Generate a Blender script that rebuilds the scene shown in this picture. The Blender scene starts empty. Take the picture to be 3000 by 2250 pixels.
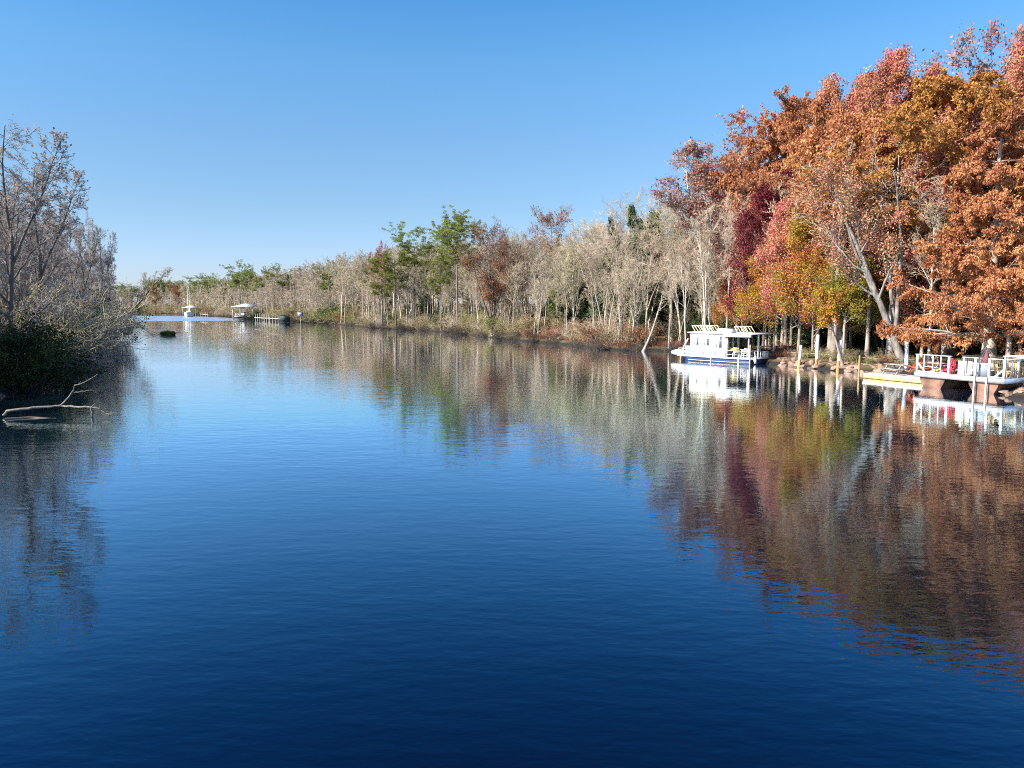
import bpy, math, random
import numpy as np

# ------------------------------------------------------------------ camera, light
SC = bpy.context.scene
COL = SC.collection
F = 2253.0; HC = 5.6; PITCH = math.atan(237/2253)
cam = bpy.data.cameras.new('camera'); cam.sensor_width = 36; cam.lens = 36*F/3000
cam.clip_start = .1; cam.clip_end = 20000
camo = bpy.data.objects.new('camera', cam); COL.objects.link(camo)
camo.location = (0, 0, HC); camo.rotation_euler = (math.pi/2-PITCH, 0, 0)
SC.camera = camo

SUN_EL = math.radians(33)
SUN_AZ = math.radians(-112)          # clockwise from +Y; the sun stands to the left, a little behind
S = np.array([math.sin(SUN_AZ)*math.cos(SUN_EL), math.cos(SUN_AZ)*math.cos(SUN_EL), math.sin(SUN_EL)])
W = bpy.data.worlds.new('World'); SC.world = W; W.use_nodes = True
nt = W.node_tree; nt.nodes.clear()
out = nt.nodes.new('ShaderNodeOutputWorld'); bg = nt.nodes.new('ShaderNodeBackground')
sky = nt.nodes.new('ShaderNodeTexSky'); sky.sky_type = 'NISHITA'; sky.sun_disc = False
sky.sun_elevation = SUN_EL; sky.sun_rotation = SUN_AZ
sky.air_density = 1.0; sky.dust_density = .25; sky.ozone_density = 2.5
# the clear, deep winter sky of the day: air tint by elevation on top of the sky model
wtc = nt.nodes.new('ShaderNodeTexCoord'); wse = nt.nodes.new('ShaderNodeSeparateXYZ'); wr = nt.nodes.new('ShaderNodeValToRGB')
wst = [(0, (.73, .84, 1.25)), (.04, (.73, .84, 1.22)), (.115, (.71, .86, 1.04)), (.186, (.72, .94, 1.10)), (.284, (.66, 1.08, 1.28)), (.35, (.50, 1.05, 1.36)), (.6, (.14, .85, 1.5))]
while len(wr.color_ramp.elements) < len(wst): wr.color_ramp.elements.new(.5)
for i_, (p_, c_) in enumerate(wst): wr.color_ramp.elements[i_].position = p_; wr.color_ramp.elements[i_].color = (*c_, 1)
wm = nt.nodes.new('ShaderNodeMix'); wm.data_type = 'RGBA'; wm.blend_type = 'MULTIPLY'; wm.inputs[0].default_value = 1
nt.links.new(wtc.outputs['Generated'], wse.inputs[0]); nt.links.new(wse.outputs[2], wr.inputs[0])
nt.links.new(sky.outputs[0], wm.inputs[6]); nt.links.new(wr.outputs[0], wm.inputs[7]); nt.links.new(wm.outputs[2], bg.inputs[0])
bg.inputs[1].default_value = .070
nt.links.new(bg.outputs[0], out.inputs[0])
sun = bpy.data.lights.new('sun', 'SUN'); sun.energy = 5.0; sun.angle = math.radians(.5); sun.color = (1, .93, .82)
suno = bpy.data.objects.new('sun', sun); COL.objects.link(suno)
suno.rotation_euler = (math.pi/2-SUN_EL, 0, math.pi-SUN_AZ)
SC.view_settings.view_transform = 'Standard'; SC.view_settings.look = 'None'
SC.view_settings.gamma = 1; SC.view_settings.exposure = 1.15
SC.cycles.max_bounces = 6; SC.cycles.diffuse_bounces = 3; SC.cycles.glossy_bounces = 3
SC.cycles.transmission_bounces = 4; SC.cycles.transparent_max_bounces = 4
SC.cycles.use_denoising = False
SC.cycles.sample_clamp_indirect = 4
SC.cycles.filter_width = 1.05

# ------------------------------------------------------------------ placing helpers
cp, sp = math.cos(PITCH), math.sin(PITCH)
def ground(u, v, z=0.0):
    a, b = (u-1500)/F, (1125-v)/F
    d = np.array([a, cp+b*sp, -sp+b*cp]); t = (z-HC)/d[2]
    return np.array([d[0]*t, d[1]*t, z])
def ztop(v, d):
    b = (1125-v)/F
    return HC + d*(-sp+b*cp)/(cp+b*sp)
def xat(u, d, z=2.0):
    return (u-1500)/F*(d*cp+(HC-z)*sp)
def ucol(x, y, z=2.0):
    return 1500+F*x/(y*cp+(HC-z)*sp)

# ------------------------------------------------------------------ materials
MATS = {}
def node_mat(name):
    m = bpy.data.materials.new(name); m.use_nodes = True
    n = m.node_tree.nodes; b = n['Principled BSDF']
    return m, n, m.node_tree.links, b
def ramp(n, stops):
    r = n.new('ShaderNodeValToRGB'); e = r.color_ramp.elements
    while len(e) < len(stops): e.new(.5)
    for i, (p, c) in enumerate(stops):
        e[i].position = p; e[i].color = (*c, 1)
    return r
def plain(name, c, rough=.6, var=.12, scale=3.0, metal=0.0, bump=0.0):
    """paint, wood, plastic: base colour with weathering noise"""
    if name in MATS: return MATS[name]
    m, n, l, b = node_mat(name)
    tc = n.new('ShaderNodeTexCoord'); no = n.new('ShaderNodeTexNoise')
    no.inputs['Scale'].default_value = scale; no.inputs['Detail'].default_value = 6
    l.new(tc.outputs['Object'], no.inputs['Vector'])
    lo = tuple(x*(1-var*1.8) for x in c); hi = tuple(min(1, x*(1+var*.5)) for x in c)
    r = ramp(n, [(.3, lo), (.62, hi)])
    l.new(no.outputs['Fac'], r.inputs[0]); l.new(r.outputs[0], b.inputs['Base Color'])
    b.inputs['Roughness'].default_value = rough; b.inputs['Metallic'].default_value = metal
    if bump:
        bp = n.new('ShaderNodeBump'); bp.inputs['Strength'].default_value = bump; bp.inputs['Distance'].default_value = .02
        l.new(no.outputs['Fac'], bp.inputs['Height']); l.new(bp.outputs[0], b.inputs['Normal'])
    MATS[name] = m; return m
def plank(name, c, width=.14, axis=1, var=.2, rough=.75):
    """boards with dark joints and a tone per board"""
    if name in MATS: return MATS[name]
    m, n, l, b = node_mat(name)
    tc = n.new('ShaderNodeTexCoord'); se = n.new('ShaderNodeSeparateXYZ'); l.new(tc.outputs['Object'], se.inputs[0])
    dv = n.new('ShaderNodeMath'); dv.operation = 'DIVIDE'; dv.inputs[1].default_value = width
    l.new(se.outputs[axis], dv.inputs[0])
    fl = n.new('ShaderNodeMath'); fl.operation = 'FLOOR'; l.new(dv.outputs[0], fl.inputs[0])
    wn = n.new('ShaderNodeTexWhiteNoise'); wn.noise_dimensions = '1D'; l.new(fl.outputs[0], wn.inputs['W'])
    fr = n.new('ShaderNodeMath'); fr.operation = 'FRACT'; l.new(dv.outputs[0], fr.inputs[0])
    gt = n.new('ShaderNodeMath'); gt.operation = 'GREATER_THAN'; gt.inputs[1].default_value = .93; l.new(fr.outputs[0], gt.inputs[0])
    no = n.new('ShaderNodeTexNoise'); no.inputs['Scale'].default_value = 4; no.inputs['Detail'].default_value = 6
    l.new(tc.outputs['Object'], no.inputs['Vector'])
    ad = n.new('ShaderNodeMath'); ad.operation = 'MULTIPLY_ADD'; ad.inputs[1].default_value = .5
    l.new(wn.outputs['Value'], ad.inputs[0]); l.new(no.outputs['Fac'], ad.inputs[2])
    r = ramp(n, [(.25, tuple(x*(1-var*2) for x in c)), (.95, c)]); l.new(ad.outputs[0], r.inputs[0])
    mx = n.new('ShaderNodeMix'); mx.data_type = 'RGBA'
    l.new(gt.outputs[0], mx.inputs[0]); l.new(r.outputs[0], mx.inputs[6]); mx.inputs[7].default_value = (*(x*.25 for x in c), 1)
    l.new(mx.outputs[2], b.inputs['Base Color']); b.inputs['Roughness'].default_value = rough
    MATS[name] = m; return m
def bark(name, c1, c2, scale=2.0, moss=None):
    if name in MATS: return MATS[name]
    m, n, l, b = node_mat(name)
    tc = n.new('ShaderNodeTexCoord'); mp = n.new('ShaderNodeMapping'); mp.inputs['Scale'].default_value = (1, 1, .35)
    l.new(tc.outputs['Object'], mp.inputs[0])
    no = n.new('ShaderNodeTexNoise'); no.inputs['Scale'].default_value = scale; no.inputs['Detail'].default_value = 8
    no.inputs['Roughness'].default_value = .7
    l.new(mp.outputs[0], no.inputs['Vector'])
    oi = n.new('ShaderNodeObjectInfo')
    ad = n.new('ShaderNodeMath'); ad.operation = 'MULTIPLY_ADD'; ad.inputs[1].default_value = .3
    sb = n.new('ShaderNodeMath'); sb.operation = 'SUBTRACT'; sb.inputs[1].default_value = .15
    l.new(oi.outputs['Random'], ad.inputs[0]); l.new(no.outputs['Fac'], ad.inputs[2]); l.new(ad.outputs[0], sb.inputs[0])
    st = [(.3, c1), (.66, c2)]
    if moss: st = [(.28, moss), (.42, c1), (.68, c2)]
    r = ramp(n, st); l.new(sb.outputs[0], r.inputs[0]); l.new(r.outputs[0], b.inputs['Base Color'])
    b.inputs['Roughness'].default_value = .9; b.inputs['Specular IOR Level'].default_value = .2
    MATS[name] = m; return m
def leaf(name, stops, scale=.35, trans=.3, spread=.45):
    """leaves: per-leaf tint mixed with a noise that gives whole sprays one colour"""
    if name in MATS: return MATS[name]
    m, n, l, b = node_mat(name)
    at = n.new('ShaderNodeAttribute'); at.attribute_name = 'tint'
    tc = n.new('ShaderNodeTexCoord'); no = n.new('ShaderNodeTexNoise'); no.inputs['Scale'].default_value = scale
    no.inputs['Detail'].default_value = 3
    oi = n.new('ShaderNodeObjectInfo'); va = n.new('ShaderNodeVectorMath'); va.operation = 'ADD'
    cb = n.new('ShaderNodeVectorMath'); cb.operation = 'SCALE'; cb.inputs['Scale'].default_value = 37
    l.new(oi.outputs['Random'], cb.inputs[0])
    l.new(tc.outputs['Object'], va.inputs[0]); l.new(cb.outputs[0], va.inputs[1]); l.new(va.outputs[0], no.inputs['Vector'])
    mr = n.new('ShaderNodeMapRange'); mr.inputs[1].default_value = .3; mr.inputs[2].default_value = .7
    l.new(no.outputs['Fac'], mr.inputs[0])
    mx = n.new('ShaderNodeMix'); mx.inputs[0].default_value = spread
    l.new(mr.outputs[0], mx.inputs[2]); l.new(at.outputs['Fac'], mx.inputs[3])
    r = ramp(n, stops); l.new(mx.outputs[0], r.inputs[0])
    n.remove(b)
    o = n['Material Output']
    df = n.new('ShaderNodeBsdfDiffuse'); tr = n.new('ShaderNodeBsdfTranslucent'); ms = n.new('ShaderNodeMixShader')
    ms.inputs[0].default_value = trans
    l.new(r.outputs[0], df.inputs[0]); l.new(r.outputs[0], tr.inputs[0])
    l.new(df.outputs[0], ms.inputs[1]); l.new(tr.outputs[0], ms.inputs[2]); l.new(ms.outputs[0], o.inputs[0])
    MATS[name] = m; return m

def twig(name, cols, lo=.6, hi=1.12):
    m, n, l, b = node_mat(name)
    oi = n.new('ShaderNodeObjectInfo'); st = [(i/(len(cols)-1), c) for i, c in enumerate(cols)]; r = ramp(n, st); l.new(oi.outputs['Random'], r.inputs[0])
    tc = n.new('ShaderNodeTexCoord'); no = n.new('ShaderNodeTexNoise'); no.inputs['Scale'].default_value = .8; no.inputs['Detail'].default_value = 4; l.new(tc.outputs['Object'], no.inputs['Vector'])
    mr = n.new('ShaderNodeMapRange'); mr.inputs[1].default_value = .35; mr.inputs[2].default_value = .65; mr.inputs[3].default_value = lo; mr.inputs[4].default_value = hi; l.new(no.outputs['Fac'], mr.inputs[0])
    v = n.new('ShaderNodeVectorMath'); v.operation = 'SCALE'; l.new(r.outputs[0], v.inputs[0]); l.new(mr.outputs[0], v.inputs['Scale']); l.new(v.outputs[0], b.inputs['Base Color'])
    b.inputs['Roughness'].default_value = .9; b.inputs['Specular IOR Level'].default_value = .15; MATS[name] = m; return m
B_GREY = bark('bark_beige', (.20, .165, .13), (.54, .47, .37))
B_TWIG = twig('twig_beige', [(.58, .48, .335), (.66, .54, .39), (.50, .44, .27), (.64, .49, .38), (.53, .44, .32), (.42, .32, .24)])
B_TWIG_G = twig('twig_grey', [(.43, .385, .35), (.36, .32, .30), (.47, .42, .38), (.40, .34, .29)])
B_TWIG_L = twig('twig_grey_brown', [(.54, .44, .33), (.47, .37, .29), (.50, .42, .29), (.57, .45, .35)])
B_PALE = bark('bark_pale', (.12, .10, .085), (.52, .47, .41), 3.0)
B_LEAN = bark('bark_mottled_grey', (.07, .06, .055), (.34, .31, .28), 2.2, (.035, .035, .03))
B_DARK = bark('bark_dark', (.045, .035, .03), (.17, .135, .11))
B_GREY2 = bark('bark_driftwood', (.07, .06, .05), (.30, .265, .23), 5.0)
B_PINE = bark('bark_pine', (.06, .045, .04), (.22, .175, .15))
B_CYP = bark('bark_cypress', (.12, .09, .075), (.42, .35, .30))
L_CYP = leaf('leaf_rust', [(.1, (.24, .085, .045)), (.42, (.50, .205, .10)), (.72, (.62, .30, .135)), (.95, (.64, .40, .18))])
L_GOLD = leaf('leaf_golden_brown', [(.1, (.24, .10, .035)), (.45, (.46, .215, .065)), (.8, (.58, .32, .10)), (.98, (.54, .36, .14))])
L_BROWN = leaf('leaf_brown', [(.1, (.22, .085, .05)), (.5, (.42, .18, .085)), (.9, (.48, .27, .13))])
L_PINK = leaf('leaf_red_pink', [(.1, (.40, .10, .10)), (.36, (.58, .20, .17)), (.6, (.62, .29, .18)), (.92, (.58, .40, .18))])
L_SALMON = leaf('leaf_salmon', [(.1, (.42, .14, .11)), (.45, (.60, .28, .18)), (.7, (.62, .37, .20)), (.92, (.54, .42, .20))])
L_CRIM = leaf('leaf_crimson', [(.1, (.24, .02, .03)), (.5, (.52, .055, .075)), (.9, (.62, .16, .12))])
L_BURG = leaf('leaf_burgundy', [(.1, (.06, .015, .022)), (.55, (.19, .035, .045)), (.95, (.33, .08, .07))])
L_MAPLE = leaf('leaf_orange_yellow', [(.08, (.36, .08, .045)), (.33, (.52, .17, .06)), (.52, (.55, .27, .05)), (.7, (.46, .33, .05)), (.9, (.23, .25, .045))])
L_OLIVE = leaf('leaf_yellow_green', [(.1, (.42, .17, .05)), (.35, (.45, .31, .05)), (.6, (.27, .27, .045)), (.9, (.11, .15, .035))])
L_PINE = leaf('needles_green', [(.1, (.08, .12, .03)), (.5, (.25, .28, .07)), (.9, (.42, .44, .12))], .6)
L_PINE_Y = leaf('needles_yellow_green', [(.1, (.10, .13, .035)), (.5, (.24, .25, .07)), (.9, (.38, .37, .11))], .6)
L_EVER = leaf('leaf_dark_evergreen', [(.1, (.015, .028, .012)), (.6, (.04, .065, .022)), (.95, (.10, .14, .04))], .8, .15)
L_MAGN = leaf('leaf_glossy_green', [(.1, (.03, .055, .025)), (.6, (.075, .12, .045)), (.95, (.20, .25, .09))], .8, .15)
L_BUSH = leaf('leaf_olive_brown', [(.1, (.17, .12, .065)), (.5, (.30, .235, .115)), (.9, (.37, .33, .15))], .5)
L_OLIVE2 = leaf('leaf_dull_olive', [(.1, (.10, .11, .04)), (.5, (.22, .23, .08)), (.9, (.34, .33, .12))], .5)
L_RED = leaf('leaf_russet_brush', [(.1, (.16, .055, .035)), (.5, (.33, .14, .08)), (.9, (.46, .28, .16))], .5)
L_SPARSE = leaf('leaf_sparse_pink', [(.1, (.32, .10, .09)), (.5, (.48, .22, .17)), (.9, (.52, .36, .25))], .5)
WHITE = plain('white_paint', (.66, .66, .65), .45, .10, 2.5)
WHITE2 = plank('white_boards', (.78, .77, .75), .16, 1, .08)
GREYW = plank('grey_deck_boards', (.55, .52, .49), .14, 1, .15)

# ------------------------------------------------------------------ mesh builder
class MB:
    def __init__(s): s.V = []; s.Q = []; s.T = []; s.t = []; s.n = 0; s.nq = []
    def add(s, v, f, tint=None):
        v = np.asarray(v, float).reshape(-1, 3); f = np.asarray(f, np.int64)
        if f.ndim == 1: f = f[None]
        tint = np.full(len(f), .5) if tint is None else np.asarray(tint, float)
        s.V.append(v); s.Q.append((f+s.n, tint)); s.n += len(v); return s
    def mesh(s, name, mats, smooth=False):
        me = bpy.data.meshes.new(name)
        V = np.concatenate(s.V) if s.V else np.zeros((0, 3))
        cnt = np.concatenate([np.full(len(f), f.shape[1]) for f, _ in s.Q])
        idx = np.concatenate([f.ravel() for f, _ in s.Q]); tint = np.concatenate([t for _, t in s.Q])
        me.vertices.add(len(V)); me.vertices.foreach_set('co', V.astype(np.float32).ravel())
        me.loops.add(len(idx)); me.loops.foreach_set('vertex_index', idx.astype(np.int32))
        me.polygons.add(len(cnt)); st = np.concatenate([[0], np.cumsum(cnt)[:-1]])
        me.polygons.foreach_set('loop_start', st.astype(np.int32))
        me.polygons.foreach_set('loop_total', cnt.astype(np.int32))
        if smooth: me.polygons.foreach_set('use_smooth', np.ones(len(cnt), bool))
        a = me.attributes.new('tint', 'FLOAT', 'FACE'); a.data.foreach_set('value', tint.astype(np.float32))
        for m in (mats if isinstance(mats, (list, tuple)) else [mats]): me.materials.append(m)
        me.update(calc_edges=True); return me
    def obj(s, name, mat, parent=None, smooth=False):
        o = bpy.data.objects.new(name, s.mesh(name, mat, smooth)); COL.objects.link(o)
        if parent: o.parent = parent
        return o
    def box(s, x0, x1, y0, y1, z0, z1):
        v = [(x, y, z) for z in (z0, z1) for y in (y0, y1) for x in (x0, x1)]
        return s.add(v, [(0, 2, 3, 1), (4, 5, 7, 6), (0, 1, 5, 4), (2, 6, 7, 3), (0, 4, 6, 2), (1, 3, 7, 5)])
    def beam(s, p, q, w, h=None, up=(0, 0, 1)):
        h = h or w; p = np.array(p, float); q = np.array(q, float); t = q-p; t /= np.linalg.norm(t)
        up = np.array(up, float)
        if abs(t@up) > .95: up = np.array([1., 0, 0])
        a = np.cross(t, up); a /= np.linalg.norm(a); b = np.cross(a, t); a *= w/2; b *= h/2
        v = [p-a-b, p+a-b, p+a+b, p-a+b, q-a-b, q+a-b, q+a+b, q-a+b]
        return s.add(v, [(0, 3, 2, 1), (4, 5, 6, 7), (0, 1, 5, 4), (1, 2, 6, 5), (2, 3, 7, 6), (3, 0, 4, 7)])
    def cyl(s, p, q, r0, r1=None, n=12):
        r1 = r0 if r1 is None else r1
        p = np.array(p, float); q = np.array(q, float); t = q-p; t /= np.linalg.norm(t)
        up = np.array([0, 0, 1.]) if abs(t[2]) < .9 else np.array([1., 0, 0])
        a = np.cross(t, up); a /= np.linalg.norm(a); b = np.cross(t, a)
        an = np.arange(n)*2*math.pi/n; ring = np.cos(an)[:, None]*a+np.sin(an)[:, None]*b
        s.add(np.vstack([p+ring*r0, q+ring*r1]), [(i, (i+1) % n, n+(i+1) % n, n+i) for i in range(n)])
        s.add(p+ring*r0, [tuple(range(n))[::-1]]); s.add(q+ring*r1, [tuple(range(n))]); return s
    def prism(s, poly, y0, y1):
        """outline in x,z pushed from y0 to y1"""
        n = len(poly); v = [(x, y0, z) for x, z in poly]+[(x, y1, z) for x, z in poly]
        s.add(v, [(i, (i+1) % n, n+(i+1) % n, n+i) for i in range(n)])
        s.add(v[:n], [tuple(range(n))[::-1]]); s.add(v[n:], [tuple(range(n))]); return s
    def loft(s, rings, cap=True):
        R = np.array(rings, float); k, n = R.shape[:2]
        i, j = np.meshgrid(np.arange(k-1), np.arange(n), indexing='ij'); j2 = (j+1) % n
        s.add(R.reshape(-1, 3), np.stack([i*n+j, i*n+j2, (i+1)*n+j2, (i+1)*n+j], -1).reshape(-1, 4))
        if cap: s.add(R[0], [tuple(range(n))[::-1]]); s.add(R[-1], [tuple(range(n))])
        return s
    def tubes(s, P, R, sides):
        N, m, _ = P.shape
        T = np.gradient(P, axis=1); T /= np.linalg.norm(T, axis=2, keepdims=True)+1e-9
        t0 = P[:, -1]-P[:, 0]; t0 /= np.linalg.norm(t0, axis=1, keepdims=True)+1e-9
        ref = np.where(np.abs(t0[:, 2:3]) < .7, np.array([[0, 0, 1.]]), np.array([[1., 0, 0]]))[:, None]
        A = np.cross(T, ref); A /= np.linalg.norm(A, axis=2, keepdims=True)+1e-9; B = np.cross(T, A)
        an = np.arange(sides)*2*math.pi/sides
        V = P[:, :, None]+R[:, :, None, None]*(np.cos(an)[None, None, :, None]*A[:, :, None]+np.sin(an)[None, None, :, None]*B[:, :, None])
        n, i, j = np.meshgrid(np.arange(N), np.arange(m-1), np.arange(sides), indexing='ij'); j2 = (j+1) % sides
        b = n*m*sides
        s.add(V.reshape(-1, 3), np.stack([b+i*sides+j, b+i*sides+j2, b+(i+1)*sides+j2, b+(i+1)*sides+j], -1).reshape(-1, 4))
        return s
    def leaves(s, rng, C, size, aspect=.6, droop=0.0, flat=0.0):
        n = len(C)
        if n == 0: return s
        a = rng.normal(size=(n, 3)); a[:, 2] *= (1-flat); a[:, 2] -= droop*2.2
        a /= np.linalg.norm(a, axis=1, keepdims=True)
        b = np.cross(a, rng.normal(size=(n, 3))); b /= np.linalg.norm(b, axis=1, keepdims=True)
        sz = (size*rng.uniform(.6, 1.35, n))[:, None]; a *= sz; b *= sz*aspect
        V = np.stack([C+a, C+b, C-a, C-b], 1).reshape(-1, 3)
        k = np.arange(n)[:, None]*4
        return s.add(V, k+np.arange(4)[None], rng.uniform(0, 1, n))

def tag(o, label=None, cat=None, group=None, kind=None):
    if label: o['label'] = label
    if cat: o['category'] = cat
    if group: o['group'] = group
    if kind: o['kind'] = kind
    return o
def empty(name, loc, rz, label, cat, group=None, scale=1):
    o = bpy.data.objects.new(name, None); COL.objects.link(o); o.empty_display_size = .3
    o.location = loc; o.rotation_euler = (0, 0, rz)
    o.scale = (scale,)*3 if not isinstance(scale, tuple) else scale
    return tag(o, label, cat, group)
def link(name, me, parent, mat=None):
    o = bpy.data.objects.new(name, me); COL.objects.link(o); o.parent = parent
    if mat:
        o.material_slots[0].link = 'OBJECT'; o.material_slots[0].material = mat
    return o

# ------------------------------------------------------------------ branch growing
def unit(a): return a/(np.linalg.norm(a, axis=-1, keepdims=True)+1e-9)
def trunkpath(rng, H, r, n=12, lean=(0, 0), wob=.02, top=.12, curve=0.0):
    z = np.linspace(-.5, H, n+1); f = np.clip(z/H, 0, 1)
    w = np.cumsum(rng.normal(0, wob*H/math.sqrt(n), (n+1, 2)), 0); w -= w[0]; w *= f[:, None]
    x = lean[0]*H*(f+curve*f*(1-f))+w[:, 0]; y = lean[1]*H*(f+curve*f*(1-f))+w[:, 1]
    R = r*(1-(1-top)*f**1.1)*(1+.55*np.exp(-f*22))
    return np.stack([x, y, z], 1)[None], R[None]
def grow(rng, P, R, n, t0, t1, ang, lr, nseg, wan=.15, trop=.05, rr=.5, taper=.25, flat=0.0, prof=None, minr=.006, az=None):
    N, m, _ = P.shape
    if N*n == 0: return np.zeros((0, nseg+1, 3)), np.zeros((0, nseg+1))
    idx = np.repeat(np.arange(N), n); M = len(idx)
    base = np.tile((np.arange(n)+.5)/n, N); t = np.clip(t0+(t1-t0)*(base+rng.uniform(-.5, .5, M)/n), 0, .999)
    f = t*(m-1); i = f.astype(int); w = (f-i)[:, None]
    st = P[idx, i]*(1-w)+P[idx, i+1]*w; rad = R[idx, i]*(1-w[:, 0])+R[idx, i+1]*w[:, 0]
    T = unit(P[idx, i+1]-P[idx, i]); L = np.linalg.norm(np.diff(P, axis=1), axis=2).sum(1)[idx]
    v = rng.normal(size=(M, 3)); pr = unit(v-(v*T).sum(1, keepdims=True)*T)
    if flat: pr[:, 2] *= (1-flat); pr = unit(pr)
    a = np.radians(rng.normal(ang[0], ang[1], M))[:, None]
    d = unit(np.cos(a)*T+np.sin(a)*pr)
    tt = (t-t0)/max(t1-t0, 1e-6)
    ln = L*lr*rng.uniform(.65, 1.2, M)*(prof(tt) if prof else 1)
    pts = [st]
    for k in range(nseg):
        d = unit(d+rng.normal(0, wan, (M, 3))+np.array([0, 0, trop])); pts.append(pts[-1]+d*(ln/nseg)[:, None])
    r0 = np.maximum(rad*rr, minr)
    RR = r0[:, None]*np.linspace(1, taper, nseg+1)[None]
    return np.stack(pts, 1), np.maximum(RR, minr*.6)
def along(rng, P, n, t0=.1, jit=.2):
    N, m, _ = P.shape; idx = rng.integers(0, N, n); f = rng.uniform(t0, .999, n)*(m-1); i = f.astype(int); w = (f-i)[:, None]
    return P[idx, i]*(1-w)+P[idx, i+1]*w+rng.normal(0, jit, (n, 3))

def true_height(o):
    zs = []
    for k in ('trunk', 'crown'):
        if k in o:
            me = o[k]; v = np.empty(len(me.vertices)*3, np.float32); me.vertices.foreach_get('co', v); zs.append(np.percentile(v[2::3], 99.7))
    o['H'] = float(max(zs)); return o
def tree_meshes(name, seed, H=15, r=.2, kind='bare', cb=.35, nl=16, ll=.38, ang=(48, 12), trop=.10, lean=(0, 0), curve=0, nb=8, ns=7, nt=5,
                leaves=0, lsize=.12, jit=.25, wob=.015, tw=.014, bmat=B_GREY, tmat=B_TWIG, lmat=None, fork_t=(.12, .5), fork=0, prof=None,
                top_only=0.0, wan=.16, droop=0., sides=7, flat=0.):
    rng = np.random.default_rng(seed)
    P0, R0 = trunkpath(rng, H, r, 14, lean, wob, .12, curve)
    T = MB(); K = MB(); paths = [(P0, R0)]
    if fork:
        Pf, Rf = grow(rng, P0, R0, fork, *fork_t, (20, 6), .72, 10, .06, .10, .72, .18)
        paths.append((Pf, Rf))
    T.tubes(P0, R0, sides)
    if fork: T.tubes(paths[1][0], paths[1][1], 6)
    prof = prof or (lambda t: 1.05-.65*t)
    leafsrc = []
    for q, (P, R) in enumerate(paths):
        Pl, Rl = grow(rng, P, R, nl if q == 0 else max(4, nl//(fork+0)), cb if q == 0 else .3, .99, ang, ll if q == 0 else ll*.75, 8, wan*.8, trop, .5, .2, flat, prof, .02)
        T.tubes(Pl, Rl, 5)
        Pb, Rb = grow(rng, Pl, Rl, nb, .2, .99, (42, 12), .42, 5, wan, trop*.7-droop, .55, .25, flat, lambda t: 1.1-.5*t, .014)
        (K if kind == 'bare' else T).tubes(Pb, Rb, 4)
        Ps, Rs = grow(rng, Pb, Rb, ns, .15, .99, (40, 14), .48, 3, wan*1.2, trop*.5-droop, .6, .3, flat, None, tw)
        K.tubes(Ps, Rs, 3)
        leafsrc.append(Ps)
        if nt:
            Pt, Rt = grow(rng, Ps, Rs, nt, .15, .99, (38, 14), .6, 2, wan*1.3, trop*.3, .7, .4, flat, None, tw*.8)
            K.tubes(Pt, Rt, 3)
    me_t = T.mesh(name+'_trunk', bmat, True)
    out = {'trunk': me_t, 'H': H}
    if kind == 'bare':
        out['crown'] = K.mesh(name+'_crown', tmat)
        if leaves:
            Lf = MB(); src = np.concatenate(leafsrc); Lf.leaves(rng, along(rng, src, leaves, .2, jit), lsize)
            out['foliage'] = Lf.mesh(name+'_foliage', lmat)
    else:
        Lf = MB(); src = np.concatenate(leafsrc)
        Lf.leaves(rng, along(rng, src, leaves, .15, jit), lsize, .62, droop*2)
        out['crown'] = Lf.mesh(name+'_crown', lmat)
        tm = K.mesh(name+'_twigs', bmat); out['twigs'] = tm
    return true_height(out)

def cypress_meshes(name, seed, H=22, r=.45, cb=.12, nl=60, ll=.26, leaves=52000, shape='cone', lmat=L_CYP, lean=(0, 0), bmat=B_CYP, lsize=.16, droop=.55, ang=(82, 8)):
    rng = np.random.default_rng(seed)
    P0, R0 = trunkpath(rng, H, r, 14, lean, .01, .1)
    prof = {'cone': lambda t: 1.15-.85*t, 'dome': lambda t: .75+.5*np.sin(math.pi*np.clip(t*1.05, 0, 1))-.45*t**3, 'flat': lambda t: .55+.6*t}[shape]
    T = MB().tubes(P0, R0, 8)
    Pl, Rl = grow(rng, P0, R0, nl, cb, .99, ang, ll, 7, .07, .03, .32, .2, .0, prof, .025)
    T.tubes(Pl, Rl, 4)
    Pb, Rb = grow(rng, Pl, Rl, 9, .25, .99, (48, 10), .36, 4, .12, -.02, .5, .3, .75, lambda t: 1.2-.7*t, .015)
    T.tubes(Pb, Rb, 3)
    Ps, Rs = grow(rng, Pb, Rb, 4, .2, .99, (40, 15), .55, 3, .12, -.22*droop-.03, .6, .4, .3, None, .01)
    L = MB(); n1 = leaves
    C = along(rng, Ps, n1, .05, .10); C[:, 2] -= np.abs(rng.normal(0, .22*droop, n1))
    L.leaves(rng, C, lsize, .38, droop)
    return true_height({'trunk': T.mesh(name+'_trunk', bmat, True), 'crown': L.mesh(name+'_crown', lmat), 'H': H})

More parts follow.
